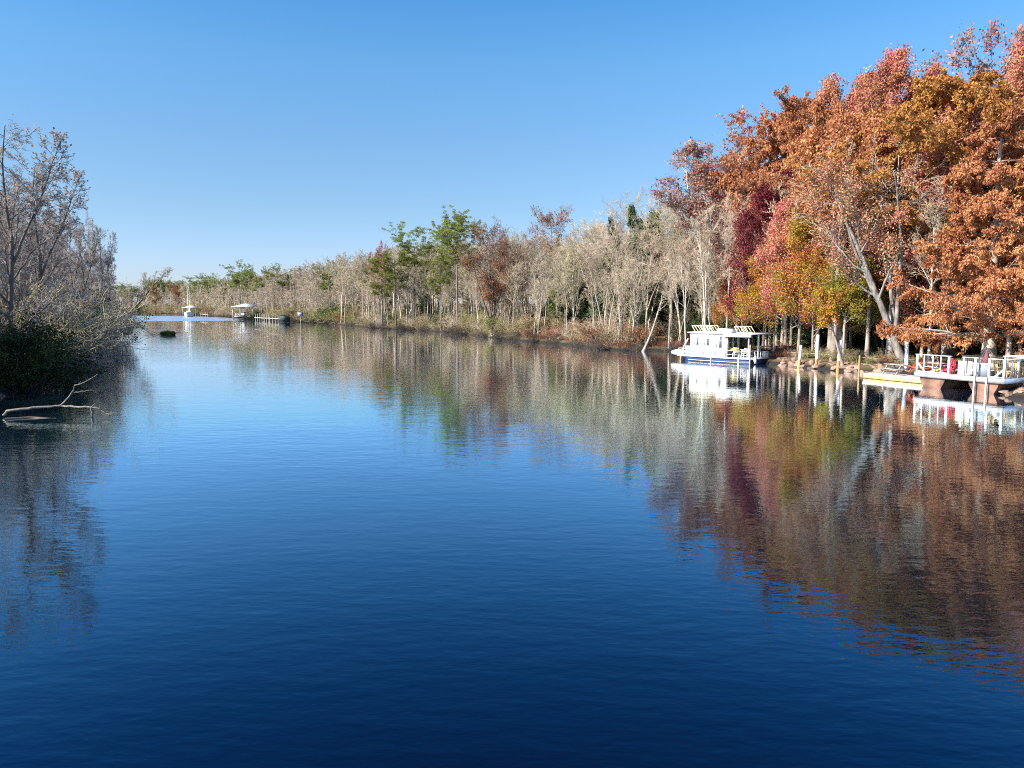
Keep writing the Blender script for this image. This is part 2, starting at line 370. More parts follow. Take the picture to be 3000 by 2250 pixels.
def pine_meshes(name, seed, H=20, r=.26, cb=.58, nl=20, ll=.24, lmat=L_PINE, tufts=9, lean=(0, 0), per=42, lsize=.2, up=.06, flatp=False):
    rng = np.random.default_rng(seed)
    P0, R0 = trunkpath(rng, H*.96, r, 14, lean, .012, .22)
    T = MB().tubes(P0, R0, 7)
    prof = (lambda t: .8+.7*np.sin(math.pi*np.clip(t, 0, .93))) if not flatp else (lambda t: .6+.8*t)
    Pl, Rl = grow(rng, P0, R0, nl, cb, .98, (66, 14), ll, 6, .16, up, .42, .3, 0, prof, .03)
    T.tubes(Pl, Rl, 5)
    Pb, Rb = grow(rng, Pl, Rl, 10, .35, .99, (44, 12), .40, 3, .2, .10, .55, .4, .2, None, .02)
    T.tubes(Pb, Rb, 3)
    L = MB()
    ends = np.concatenate([Pb[:, -1], Pb[:, 2], Pl[:, -1]])
    c = ends[rng.integers(0, len(ends), int(len(ends)*1.0))]; c = np.concatenate([ends, c[:len(c)//2]+rng.normal(0, .25, (len(c)//2, 3))])
    c = c+rng.normal(0, .15, c.shape); N = len(c); C = np.repeat(c, per, 0); dirs = unit(rng.normal(size=(N*per, 3))+np.array([0, 0, .25]))
    C = C+dirs*(rng.uniform(.05, .40, N*per))[:, None]*np.array([1, 1, .5])
    a = dirs*(lsize*rng.uniform(.6, 1.2, N*per))[:, None]; b = unit(np.cross(dirs, rng.normal(size=dirs.shape)))*.045
    V = np.stack([C-a*.4, C+b+a*.3, C+a*.8, C-b+a*.3], 1).reshape(-1, 3); k = np.arange(N*per)[:, None]*4
    L.add(V, k+np.arange(4)[None], np.clip(np.repeat(rng.uniform(0, 1, N), per)*.6+rng.uniform(0, .4, N*per), 0, 1))
    return true_height({'trunk': T.mesh(name+'_trunk', B_PINE, True), 'crown': L.mesh(name+'_crown', lmat), 'H': H})

def bush_meshes(name, seed, H=3, W=2.2, stems=14, leaves=3500, lsize=.07, lmat=L_BUSH, smat=B_TWIG, ns=8, nt=5, jit=.1, tw=.010, spread=(28, 14)):
    rng = np.random.default_rng(seed)
    st = rng.normal(0, .28*W/2.2, (stems, 2)); d = np.stack([st[:, 0]*1.0, st[:, 1]*1.0, np.full(stems, 1.0)], 1)
    d = unit(d+rng.normal(0, math.tan(math.radians(spread[0]))*.75, (stems, 3))*np.array([1, 1, .15]))
    p = np.stack([st[:, 0], st[:, 1], np.full(stems, -.3)], 1); L = H*rng.uniform(.7, 1.15, stems); pts = [p]
    for k in range(7):
        d = unit(d+rng.normal(0, .12, d.shape)+np.array([0, 0, .02])); pts.append(pts[-1]+d*(L/7)[:, None])
    P = np.stack(pts, 1); R = np.full((stems, 8), .03*H/3)*np.linspace(1, .3, 8)
    T = MB().tubes(P, R, 4)
    Pb, Rb = grow(rng, P, R, ns, .15, .99, (42, 14), .38, 4, .2, .02, .6, .3, 0, None, tw); T.tubes(Pb, Rb, 3)
    Pt, Rt = grow(rng, Pb, Rb, nt, .15, .99, (42, 16), .5, 2, .25, 0, .7, .4, 0, None, tw*.8)
    T.tubes(Pt, Rt, 3)
    o = {'trunk': T.mesh(name+'_stems', smat), 'H': H}
    if leaves:
        Lf = MB().leaves(rng, along(rng, np.concatenate([Pt]), leaves, .0, jit), lsize, .6); o['crown'] = Lf.mesh(name+'_leaves', lmat)
    return true_height(o)

# ------------------------------------------------------------------ shoreline and terrain
RBpx = [(3060, 1180), (2960, 1166), (2925, 1140), (2830, 1112), (2650, 1100), (2530, 1095), (2458, 1087), (2347, 1077), (2250, 1066), (2150, 1052), (2060, 1040),
        (1980, 1031), (1881, 1027), (1820, 1028), (1758, 1024), (1680, 1013), (1609, 1007), (1520, 999), (1437, 990), (1370, 981), (1290, 973), (1200, 968), (1125, 964),
        (1040, 956), (954, 948), (847, 942), (760, 938), (674, 931), (640, 929), (590, 926.5), (530, 920.5), (440, 917.5), (367, 916)]
RB = [(60., -80.), (46., 0.), (36., 34.)]+[tuple(ground(u, v)[:2]) for u, v in RBpx]+[(-330., 440.), (-420., 420.)]
LBpx = [(338, 988), (331, 994), (300, 1004), (262, 1022), (211, 1046), (150, 1085), (100, 1126), (40, 1150), (-40, 1170), (-160, 1190)]
LB = [(-420., 330.), (-250., 260.), (-140., 205.), (-90., 160.)]+[tuple(ground(u, v)[:2]) for u, v in LBpx]+[(-34., 30.), (-36., 0.), (-40., -80.)]
RB = np.array(RB); LB = np.array(LB)
POLY = np.vstack([RB, LB])
def seg_dist(P, line):
    A, B = line[:-1], line[1:]; D = np.full(len(P), 1e9)
    for a, b in zip(A, B):
        ab = b-a; t = np.clip(((P-a)@ab)/(ab@ab), 0, 1); D = np.minimum(D, np.linalg.norm(P-(a+t[:, None]*ab), axis=1))
    return D
def inside(P, poly):
    r = np.zeros(len(P), bool); n = len(poly)
    for i in range(n):
        a, b = poly[i], poly[(i+1) % n]
        c = ((a[1] > P[:, 1]) != (b[1] > P[:, 1]))
        xx = (b[0]-a[0])*(P[:, 1]-a[1])/((b[1]-a[1]) if b[1] != a[1] else 1e-9)+a[0]
        r ^= c & (P[:, 0] < xx)
    return r
def noise2(x, y):
    return (np.sin(x*.31+1.3*np.sin(y*.17))+np.sin(y*.27+1.1*np.sin(x*.23+2))+.6*np.sin(x*.9+y*.7)+.5*np.sin(x*1.7-y*1.3+1))/3
def height(P):
    P = np.atleast_2d(np.asarray(P, float)[..., :2])
    D = np.minimum(seg_dist(P, RB), seg_dist(P, LB)); w = inside(P, POLY)
    nz = noise2(P[:, 0], P[:, 1])
    hf = np.sin(P[:, 0]*2.3+1.7*np.sin(P[:, 1]*1.1))*np.sin(P[:, 1]*1.9+1.3*np.sin(P[:, 0]*.9+1))
    D = np.where(w, -D, D)+.38*hf+.15*nz; w = D < 0; D = np.abs(D); Dj = D
    up = .5*np.clip(Dj/.6, 0, 1)**.7+.5*np.clip(Dj/16, 0, 1)+.12*nz*np.clip(D/2, 0, 1)+.6*np.clip((D-30)/80, 0, 1)
    return np.where(w, np.maximum(-1.6, -D*.5-.05), up)
def hz(x, y): return float(height(np.array([[x, y]]))[0])

def axis(lo, hi, fine0, fine1, st):
    a = list(np.arange(fine0, fine1+st, st)); s_ = st
    while a[-1] < hi: s_ *= 1.25; a.append(a[-1]+s_)
    s_ = st; b = [fine0]
    while b[-1] > lo: s_ *= 1.25; b.append(b[-1]-s_)
    return np.array(b[::-1][:-1]+a)
def build_ground():
    xs = axis(-5000, 5000, -75, 60, .9); ys = np.concatenate([axis(-4000, 170, 20, 170, .9), ])
    far = [ys[-1]]; s_ = 1.0
    while far[-1] < 8000: s_ = min(s_*1.02, 1e9) if far[-1] < 520 else s_*1.25; far.append(far[-1]+s_)
    ys = np.concatenate([ys[ys < 171], far[1:]])
    X, Y = np.meshgrid(xs, ys); P = np.stack([X.ravel(), Y.ravel()], 1)
    Z = height(P); nx = len(xs); ny = len(ys)
    i, j = np.meshgrid(np.arange(ny-1), np.arange(nx-1), indexing='ij')
    f = np.stack([i*nx+j, i*nx+j+1, (i+1)*nx+j+1, (i+1)*nx+j], -1).reshape(-1, 4)
    m, n, l, b = node_mat('forest_floor')
    tc = n.new('ShaderNodeTexCoord'); no = n.new('ShaderNodeTexNoise'); no.inputs['Scale'].default_value = .5; no.inputs['Detail'].default_value = 10
    no.inputs['Roughness'].default_value = .7
    l.new(tc.outputs['Object'], no.inputs['Vector'])
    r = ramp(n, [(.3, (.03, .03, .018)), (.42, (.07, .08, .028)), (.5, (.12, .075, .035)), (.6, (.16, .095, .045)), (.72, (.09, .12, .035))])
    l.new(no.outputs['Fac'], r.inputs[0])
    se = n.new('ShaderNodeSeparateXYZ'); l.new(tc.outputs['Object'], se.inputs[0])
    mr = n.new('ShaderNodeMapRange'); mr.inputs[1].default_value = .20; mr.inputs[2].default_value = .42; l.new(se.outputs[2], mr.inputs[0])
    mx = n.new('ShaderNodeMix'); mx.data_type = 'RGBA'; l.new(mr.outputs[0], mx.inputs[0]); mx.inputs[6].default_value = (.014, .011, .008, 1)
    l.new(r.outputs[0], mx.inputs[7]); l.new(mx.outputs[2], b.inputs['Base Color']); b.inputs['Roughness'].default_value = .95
    n2 = n.new('ShaderNodeTexNoise'); n2.inputs['Scale'].default_value = 6; n2.inputs['Detail'].default_value = 6; l.new(tc.outputs['Object'], n2.inputs['Vector'])
    bp = n.new('ShaderNodeBump'); bp.inputs['Strength'].default_value = .8; bp.inputs['Distance'].default_value = .12
    l.new(n2.outputs['Fac'], bp.inputs['Height']); l.new(bp.outputs[0], b.inputs['Normal'])
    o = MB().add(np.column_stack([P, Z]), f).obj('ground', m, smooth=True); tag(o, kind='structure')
build_ground()

def build_water():
    m, n, l, b = node_mat('river_water')
    tc = n.new('ShaderNodeTexCoord')
    def nz(sx, sy, scale, det, off=0, rot=0):
        mp = n.new('ShaderNodeMapping'); mp.inputs['Scale'].default_value = (sx, sy, 1); mp.inputs['Location'].default_value = (off, off*.7, 0)
        mp.inputs['Rotation'].default_value = (0, 0, rot)
        l.new(tc.outputs['Object'], mp.inputs[0]); t = n.new('ShaderNodeTexNoise'); t.inputs['Scale'].default_value = scale
        t.inputs['Detail'].default_value = det; l.new(mp.outputs[0], t.inputs['Vector']); return t.outputs['Fac']
    def math_(op, a, b_):
        x = n.new('ShaderNodeMath'); x.operation = op
        for i, v in enumerate((a, b_)):
            if isinstance(v, (int, float)): x.inputs[i].default_value = v
            else: l.new(v, x.inputs[i])
        return x.outputs[0]
    def mapr(v, a, b_, c, d):
        x = n.new('ShaderNodeMapRange'); l.new(v, x.inputs[0]); x.interpolation_type = 'SMOOTHSTEP'
        for i, q in enumerate((a, b_, c, d)): x.inputs[i+1].default_value = q
        return x.outputs[0]
    big = nz(.45, 1, .5, 2, 3, .12); mid = nz(.5, 1.1, 1.5, 3, 9, -.1); fine = nz(.5, 1.1, 3.6, 3, 21, .15); patch = nz(.5, 1, .05, 2, 40)
    h = math_('ADD', math_('MULTIPLY', big, .009), math_('MULTIPLY', mid, .0082))
    h = math_('ADD', h, math_('MULTIPLY', fine, .0066))
    h = math_('MULTIPLY', h, mapr(patch, .35, .65, .55, 1.15))
    # wind-ruffled reach far upriver
    se = n.new('ShaderNodeSeparateXYZ'); l.new(tc.outputs['Object'], se.inputs[0])
    y = se.outputs[1]; x = se.outputs[0]
    wob = math_('ADD', y, math_('MULTIPLY', nz(1, 1, .02, 2, 60), 24))
    band = math_('MULTIPLY', mapr(wob, 250, 258, 0, 1), mapr(wob, 345, 362, 1, 0))
    band = math_('MULTIPLY', band, mapr(x, -96, -82, 1, 0))
    bp = n.new('ShaderNodeBump'); bp.inputs['Strength'].default_value = 1; bp.inputs['Distance'].default_value = 1
    l.new(h, bp.inputs['Height'])
    rg = math_('ADD', math_('MULTIPLY', band, .30), .012)
    n.remove(b); fr = n.new('ShaderNodeFresnel'); fr.inputs['IOR'].default_value = 1.333; l.new(bp.outputs[0], fr.inputs['Normal'])
    cc = n.new('ShaderNodeCombineColor')
    for i_, k_ in enumerate((2.1, 2.5, 2.85)):
        q_ = n.new('ShaderNodeMath'); q_.operation = 'MULTIPLY_ADD'; q_.use_clamp = True; q_.inputs[2].default_value = (-.13, -.086, -.07)[i_]; q_.inputs[1].default_value = k_
        l.new(fr.outputs[0], q_.inputs[0]); l.new(q_.outputs[0], cc.inputs[i_])
    df = n.new('ShaderNodeBsdfDiffuse'); df.inputs[0].default_value = (.001, .003, .007, 1)
    gl = n.new('ShaderNodeBsdfGlossy'); l.new(cc.outputs[0], gl.inputs['Color']); l.new(rg, gl.inputs['Roughness']); l.new(bp.outputs[0], gl.inputs['Normal'])
    ms = n.new('ShaderNodeAddShader'); l.new(df.outputs[0], ms.inputs[0]); l.new(gl.outputs[0], ms.inputs[1])
    l.new(ms.outputs[0], n['Material Output'].inputs[0])
    o = MB().add([(-5000, -4000, 0), (5000, -4000, 0), (5000, 8000, 0), (-5000, 8000, 0)], [(0, 1, 2, 3)]).obj('river_water', m)
    tag(o, kind='structure')
build_water()

# ------------------------------------------------------------------ man-made things
LM = [(0, 545, 'near the head of the reach'), (545, 690, 'between the far boathouse and the nearer one'), (690, 800, 'behind the boathouse pier'), (800, 900, 'behind the covered dock box and the river sign'),
      (900, 1060, 'just right of the river sign'), (1060, 1250, 'under the flat-topped pine'), (1250, 1400, 'under the tallest pine'), (1400, 1520, 'around the tall brown cypress'), (1520, 1660, 'right of the tall brown cypress'),
      (1660, 1800, 'left of the small box-topped post'), (1800, 1900, 'behind the small box-topped post'), (1900, 2000, 'just left of the houseboat'), (2000, 2400, 'behind the houseboat')]
LM2 = [(0, 2130, 'left of the houseboat cabin'), (2130, 2290, 'above the houseboat porch'), (2290, 2370, 'by the first white piling'), (2370, 2430, 'by the tallest piling'), (2430, 2500, 'by the third piling'), (2500, 2570, 'by the thin bare post'),
       (2570, 2690, 'above the grey picnic table'), (2690, 2800, 'above the left of the railed dock'), (2800, 2950, 'above the right of the railed dock'), (2950, 9000, 'at the right frame edge')]
def landmark2(u): return next(t for a, b, t in LM2 if a <= u < b)
def landmark(u): return next((t for a, b, t in LM if a <= u < b), 'on the bank')
def bld_houseboat():
    ox, oy, rz = 21.6, 70.0, math.atan2(.66, .75)
    W_, L_ = 4.5, 7.55; dz = .55; rzv = 2.82
    R = empty('houseboat', (ox, oy, 0), rz, 'white houseboat with a navy blue hull moored by the wooded bank', 'houseboat')
    navy = plain('navy_hull_paint', (.018, .045, .13), .35, .25, 1.5)
    h = MB()
    h.loft([[(x, y0, z) for x, z in ((.12, -.4), (W_-.12, -.4), (W_, dz-.12), (0, dz-.12))] for y0 in (0, L_-.8)] +
           [[(x, L_, z) for x, z in ((.5, .0), (W_-.5, .0), (W_-.1, dz-.12), (.1, dz-.12))]])
    h.obj('hull', navy, R)
    MB().box(-.015, .03, .4, L_-.9, .10, .15).obj('waterline_stripe', plain('hull_stripe', (.62, .60, .42), .5), R)
    MB().box(-.1, W_+.1, -.15, L_+.35, dz-.12, dz).obj('deck', WHITE, R)
    # cabin: long side at x=0, porch in front of y0
    y0, y1 = 2.42, 6.45
    c = MB(); t = .08
    wins = [(5.45, 6.0, 1.55, 2.25), (4.25, 4.85, 1.55, 2.25), (2.85, 3.5, 1.35, 2.5)]
    segs = sorted(wins); ys = [y0]
    last = y0
    for a, b_, z0, z1 in segs:
        c.box(0, t, last, a, dz, rzv-.12); c.box(0, t, a, b_, dz, z0); c.box(0, t, a, b_, z1, rzv-.12); last = b_
    c.box(0, t, last, y1, dz, rzv-.12); c.box(t, W_, y1-t, y1, dz, rzv-.12); c.box(W_-t, W_, y0, y1-t, dz, rzv-.12)
    c.obj('cabin_wall', plank('cabin_siding', (.70, .70, .695), .3, 2, .05, .5), R)
    for k in range(3):
        MB().box(-.012, 0, y0, y1, .85+.28*k, .87+.28*k).obj('wall_batten', plain('batten_grey', (.55, .55, .56), .6), R)
    for a, b_, z0, z1 in wins:
        f = MB(); w = .035
        f.box(-.03, .1, a, a+w, z0, z1); f.box(-.03, .1, b_-w, b_, z0, z1); f.box(-.03, .1, a, b_, z1-w, z1); f.box(-.03, .1, a, b_, z0, z0+w)
        f.box(-.02, .09, (a+b_)/2-.015, (a+b_)/2+.015, z0, z1)
        fo = f.obj('window', WHITE, R)
        MB().box(.03, .045, a+w, (a+b_)/2, z0+w, z1-w).obj('pane', plain('dark_grey_glass', (.10, .10, .14), .12), fo)  # pane in one even dark grey
        MB().box(.03, .045, (a+b_)/2, b_-w, z0+w, z1-w).obj('curtain', WHITE, fo)
    # brown front wall, the porch shade put into its dark colour
    brown = plank('porch_wall_shade_brown', (.15, .115, .10), .22, 0, .3, .7)
    MB().box(.08, W_-.08, y0, y0+.07, dz, rzv-.12).obj('porch_wall', brown, R)
    for x0 in (.35, 1.15):
        fo = MB(); fo.box(x0, x0+.04, y0-.04, y0, 1.4, 2.45); fo.box(x0+.66, x0+.7, y0-.04, y0, 1.4, 2.45); fo.box(x0, x0+.7, y0-.04, y0, 1.4, 1.44)
        fo.box(x0, x0+.7, y0-.04, y0, 2.41, 2.45); fo.box(x0, x0+.7, y0-.035, y0, 1.93, 1.96)
        o = fo.obj('window', plain('window_trim_cream', (.62, .60, .50), .5), R)
        MB().box(x0+.04, x0+.66, y0-.015, y0-.003, 1.44, 2.41).obj('pane', plain('dark_glass', (.012, .014, .018), .08), o)
    MB().box(2.15, 2.95, y0-.03, y0-.002, dz+.02, 2.5).obj('door', plain('dark_doorway', (.012, .012, .015), .4), R)
    MB().box(2.0, 2.14, y0-.05, y0-.002, dz+.02, 2.5).obj('door_frame', plain('window_trim_cream', (.62, .60, .50), .5), R)
    MB().cyl((3.2, y0-.14, 2.28), (3.2, y0-.02, 2.28), .13, .13, 14).obj('porch_light', plain('lamp_globe', (.75, .77, .9), .3), R)
    # roof with cambered edge, valance, posts
    MB().box(-.18, W_+.2, -.25, y1+.22, rzv-.10, rzv).obj('roof', plain('roof_white', (.74, .73, .70), .6, .1), R)
    MB().box(-.21, -.13, -.28, y0+.25, rzv-.34, rzv-.12).obj('awning_rail', WHITE, R)
    for x, y, w in ((.04, .06, .10), (1.7, .06, .13), (W_-.12, .06, .12), (.04, y0-.1, .08)):
        MB().box(x, x+w, y, y+w, dz, rzv-.10).obj('porch_post', plain('post_paint', (.70, .70, .72), .5, .08), R)
    def rail(pts, z):
        m = MB()
        for a, b_ in zip(pts[:-1], pts[1:]):
            for zz in (z, z-.36): m.beam((*a, zz), (*b_, zz), .035)
        for a in pts: m.beam((*a, dz), (*a, z), .045)
        return m
    rail([(-.03, 2.3), (-.03, 1.5), (-.03, .75), (-.03, 0), (.9, -.05), (1.9, -.05)], 1.2).obj('railing', WHITE, R)
    rail([(-.03, 6.5), (-.03, 7.2), (-.03, 7.75), (1.2, 7.8), (2.6, 7.8), (W_, 7.8), (W_, 6.5)], 1.2).obj('railing', WHITE, R)
    rail([(W_, .0), (W_, 1.2), (W_, 2.3)], 1.3).obj('railing', plain('rail_grey', (.35, .34, .36)), R)
    # sun-deck racks of leaning slats and the air conditioner
    tan = plain('slat_wood', (.66, .58, .42), .7)
    for ya, yb in ((4.0, 6.45), (.35, 1.75)):
        m = MB(); n_ = int((yb-ya)/.36)
        for x in (.25, 1.5):
            m.beam((x, ya+.35, rzv+.62), (x, yb, rzv+.62), .05); m.beam((x, ya, rzv+.03), (x, yb-.2, rzv+.03), .05)
            for k in range(n_+1):
                yy = ya+k*(yb-ya-.4)/n_; m.beam((x, yy, rzv+.04), (x, yy+.42, rzv+.6), .05)
        for yy in (ya+.38, yb-.05): m.beam((.25, yy, rzv+.5), (1.5, yy, rzv+.5), .05)
        m.obj('roof_rack', tan, R)
    MB().box(.3, 1.2, 2.2, 3.6, rzv+.01, rzv+.38).box(.27, .3, 2.3, 2.7, rzv+.08, rzv+.3).obj('air_conditioner', plain('ac_white', (.78, .76, .76), .5), R)
    # outboard housing at the far end
    m = MB()
    an = np.linspace(0, 2*math.pi, 12, endpoint=False)
    m.loft([[(1.0+r*math.cos(a), yy, .68+r*.75*math.sin(a)) for a in an] for yy, r in ((7.7, .3), (8.1, .42), (8.8, .40), (9.25, .27), (9.4, .1))])
    m.obj('outboard_cowl', WHITE, R, True)
    MB().beam((1.0, 8.2, .5), (1.0, 8.2, -.4), .12, .25).obj('outboard_leg', plain('rust_leg', (.3, .2, .12)), R)
    MB().beam((.3, 7.55, 1.05), (.35, 6.95, 2.15), .22, .05).obj('stern_board', plain('stern_board', (.75, .68, .70)), R)
    return R, (ox, oy, rz)
HB, (hox, hoy, hrz) = bld_houseboat()
def hb(x, y, z=0):
    c, s = math.cos(hrz), math.sin(hrz); return (hox+c*x-s*y, hoy+s*x+c*y, z)

def fender(x, y, label):
    m = MB(); rr = ((0, .05), (.06, .12), (.2, .145), (.5, .145), (.66, .11), (.74, .04)); an = np.linspace(0, 2*math.pi, 14, endpoint=False)
    e = empty('boat_fender', hb(x, y, 0), hrz, label, 'fender', 'boat fenders')
    m.loft([[(r*math.cos(a), r*math.sin(a), .08+z) for a in an] for z, r in rr]); m.obj('fender_body', WHITE, e, True)
    MB().cyl((0, 0, .8), (0, .05, 1.05), .012, n=5).obj('rope', plain('rope', (.6, .58, .5)), e)
fender(.55, -.32, 'white fender on the near end of the houseboat, beside the corner post')
fender(4.3, -.32, 'white fender on the far corner of the houseboat porch, toward the shore')

def plastic_chair(loc, rz, label, mat, adir=False):
    e = empty('deck_chair' if not adir else 'adirondack_chair', loc, rz, label, 'chair')
    if adir:
        s = MB()
        for k in range(4): s.beam((-.28, -.28+k*.15, .36-.025*k), (.28, -.28+k*.15, .36-.025*k), .13, .025, (0, 0, 1))
        s.obj('seat', mat, e)
        b = MB()
        for k, hh in enumerate((.62, .74, .8, .74, .62)):
            x = -.24+.12*k; b.beam((x*.8, .2, .27), (x, .2+hh*.42, .27+hh*.92), .105, .03, (0, -1, .4))
        b.obj('backrest', mat, e)
        for x in (-.36, .36):
            MB().box(x-.07, x+.07, -.42, .35, .53, .56).obj('armrest', mat, e)
            MB().beam((x*.9, -.34, 0), (x*.9, -.34, .53), .05, .10).obj('leg', mat, e)
            MB().beam((x*.82, .48, 0), (x*.82, -.32, .38), .04, .11).obj('leg', mat, e)
    else:
        MB().box(-.25, .25, -.24, .24, .40, .44).obj('seat', mat, e)
        b = MB()
        for k in range(6): b.beam((-.22+.088*k, .23, .44), (-.23+.092*k, .33, .88), .05, .025, (0, -1, 0))
        b.beam((-.25, .33, .89), (.25, .33, .89), .05, .04); b.obj('backrest', mat, e)
        for x in (-.26, .26):
            MB().beam((x, -.22, .64), (x, .28, .66), .06, .03).obj('armrest', mat, e)
            for y in (-.22, .22): MB().beam((x*1.08, y*1.1, 0), (x, y, .64 if y < 0 else .42), .045, .05).obj('leg', mat, e)
    return e
pw = plain('white_plastic', (.82, .82, .80), .35, .04)
plastic_chair(hb(.95, 1.0, .55), hrz+2.6, 'white plastic chair on the houseboat porch behind the corner railing', pw)
plastic_chair(hb(.9, 1.9, .55), hrz+2.0, 'white plastic chair under the porch windows, deeper into the cabin corner', pw)
plastic_chair(hb(3.3, 1.3, .55), hrz-2.5, 'grey reclining wooden chair at the shore side of the porch', plain('grey_chair', (.52, .50, .55), .6), True)
def small(name, label, cat, build, loc, rz, mat, smooth=False):
    e = build().obj(name, mat, smooth=smooth); e.location = loc; e.rotation_euler = (0, 0, rz); return tag(e, label, cat)
small('storage_bin', 'cream storage bin with dark opening on the porch deck edge', 'bin', lambda: MB().box(-.04, .0, -.2, .2, 0, .5).box(.30, .5, -.2, .2, 0, .5).box(0, .3, .1, .2, 0, .5).box(-.06, .52, -.22, .22, .5, .56), hb(2.8, .15, .55), hrz, plain('bin_cream', (.75, .70, .62)))
small('bucket', 'blue grey bucket beside the cream storage bin on the porch', 'bucket', lambda: MB().cyl((0, 0, 0), (0, 0, .45), .17, .2, 14).cyl((0, 0, .44), (0, 0, .47), .215, .215, 14), hb(3.55, .25, .55), hrz, plain('bucket_blue', (.30, .40, .52), .4))
small('crate', 'pale blue tilted crate on the porch corner beside the bucket', 'crate', lambda: MB().box(-.2, .2, -.15, .15, 0, .28).box(-.22, .22, -.17, .17, .27, .31), hb(3.98, .25, .55), hrz+.3, plain('crate_blue', (.42, .50, .58), .4))
small('porch_table', 'white folding table with items on the houseboat porch', 'table', lambda: MB().box(-.5, .5, -.3, .3, .70, .74).beam((-.4, -.25, 0), (-.4, .25, .7), .04).beam((.4, -.25, 0), (.4, .25, .7), .04).beam((-.4, .25, 0), (-.4, -.25, .7), .04).beam((.4, .25, 0), (.4, -.25, .7), .04), hb(1.75, 1.4, .55), hrz, pw)
small('cushion', 'yellow cushion draped behind the porch railing', 'cushion', lambda: MB().loft([[(x*w, y*w*.6, z) for x, y in ((-.4, -.4), (.4, -.4), (.4, .4), (-.4, .4))] for z, w in ((0, .8), (.06, 1), (.14, .95), (.18, .6))]), hb(.5, 1.75, 1.22), hrz, plain('yellow_cloth', (.75, .62, .10)))
small('barrel', 'light blue barrel on the far stern deck beside the white cabin', 'barrel', lambda: MB().loft([[(r*math.cos(a), r*math.sin(a), z) for a in np.linspace(0, 6.283, 14, endpoint=False)] for z, r in ((0, .24), (.1, .28), (.45, .30), (.8, .28), (.9, .24))]), hb(.45, 6.95, .55), hrz, plain('barrel_blue', (.32, .50, .62), .4), True)
# small stakes in the water along the hull
def stake(u, v, hgt, r, label, lean=0):
    p = ground(u, v); e = empty('mooring_stake', p, 0, label, 'stake', 'mooring stakes along the houseboat')
    MB().cyl((0, 0, -1), (lean*hgt, 0, hgt), r, r*.85, 9).obj('post', plain('stake_wood', (.62, .52, .42)), e)
    MB().cyl((lean*hgt, 0, hgt), (lean*hgt, 0, hgt+.03), r*1.05, r*.5, 9).obj('cap', WHITE, e)
stake(2082.5, 1068, .75, .07, 'short pinkish stake halfway along the blue hull')
stake(2163, 1076, .95, .09, 'stouter cream stake near the right end of the blue hull')
stake(2196, 1079, 2.0, .06, 'tall thin weathered stake at the corner of the houseboat porch')

def piling(u, v, vt, r, label, paint=(.80, .77, .78), low=(.62, .36, .14), du=0, frac=.36, name='mooring_piling'):
    p = ground(u, v); H = ztop(vt, p[1]); e = empty(name, p, 0, label, 'piling', 'mooring pilings in the shallows')
    tx = xat(u+du, p[1], H)-xat(u, p[1], 0); b = H*frac; c = tx*frac
    n = 16; an = np.linspace(0, 2*math.pi, n, endpoint=False)
    def rings(z0, z1, k): return [[(tx*z/H+r*w*math.cos(a), r*w*math.sin(a), z) for a in an] for z, w in [(z0+(z1-z0)*i/k, 1+.03*math.sin(i*2.1)) for i in range(k+1)]]
    MB().loft(rings(-1.2, b, 5)).obj('bare_foot', bark('piling_wood', tuple(x*.45 for x in low), low, 3), e, True)
    rr = rings(b, H-.05, 8); rr.append([(tx+r*.8*math.cos(a), r*.8*math.sin(a), H) for a in an])
    MB().loft(rr).obj('painted_sleeve', plain(name+'_paint', paint, .5, .08), e, True)
piling(2340, 1077, 1011, .115, 'short white piling with orange foot nearest the houseboat', du=7)
piling(2391, 1079.5, 980.6, .13, 'tallest white piling with orange foot, between two shorter ones', du=6, frac=.28)
piling(2454, 1086.5, 996, .135, 'white piling with orange foot standing left of a leaning dark trunk', du=10, frac=.33)
piling(2656, 1098, 1000, .15, 'pale grey white piling rising beside the grey picnic table', paint=(.66, .68, .72), low=(.4, .38, .36), du=1, frac=.1)
p = ground(2516, 1096.5); hh = ztop(1041, p[1])
e = empty('bare_post', p, 0, 'thin bare yellowish wooden post between the pilings and the dock', 'post'); MB().cyl((0, 0, -1), (.02, 0, hh), .085, .08, 10).obj('post', bark('post_yellow', (.28, .20, .10), (.55, .42, .24), 3), e, True)

def rope(name, pts, r, label, cat='rope', mat=None):
    P = np.array(pts, float); m = MB(); k = 8; out_ = []
    a, b = P[0], P[1]
    for i in range(k+1):
        t = i/k; q = a*(1-t)+b*t; q[2] -= P[2][0]*4*t*(1-t); out_.append(q)
    m.tubes(np.array(out_)[None], np.full((1, k+1), r), 5); o = m.obj(name, mat or plain('rope', (.6, .58, .5))); tag(o, label, cat)
q = ground(2347, 1077); rope('mooring_rope', [hb(4.5, -.1, .45), (q[0]-.15, q[1], .42), (.25, 0, 0)], .018, 'pale mooring rope sagging from houseboat to the short white piling')

# gangway rail between porch and shore
e = empty('gangway', hb(4.5, .3, 0), hrz-.55, 'narrow plank gangway with dark handrail from porch to the shore', 'gangway')
MB().box(.1, 3.4, -.35, .35, .52, .58).obj('walkway', plank('gangway_plank', (.35, .24, .16), .16, 0), e)
dk = plain('dark_rail_wood', (.045, .035, .035))
m = MB().beam((-.9, .3, 1.5), (2.3, .3, 1.5), .07).beam((2.3, .3, 1.5), (3.4, .3, .75), .07)
for x in (-.9, .6, 2.0): m.beam((x, .3, .55), (x, .3, 1.5), .06)
m.obj('handrail', dk, e)

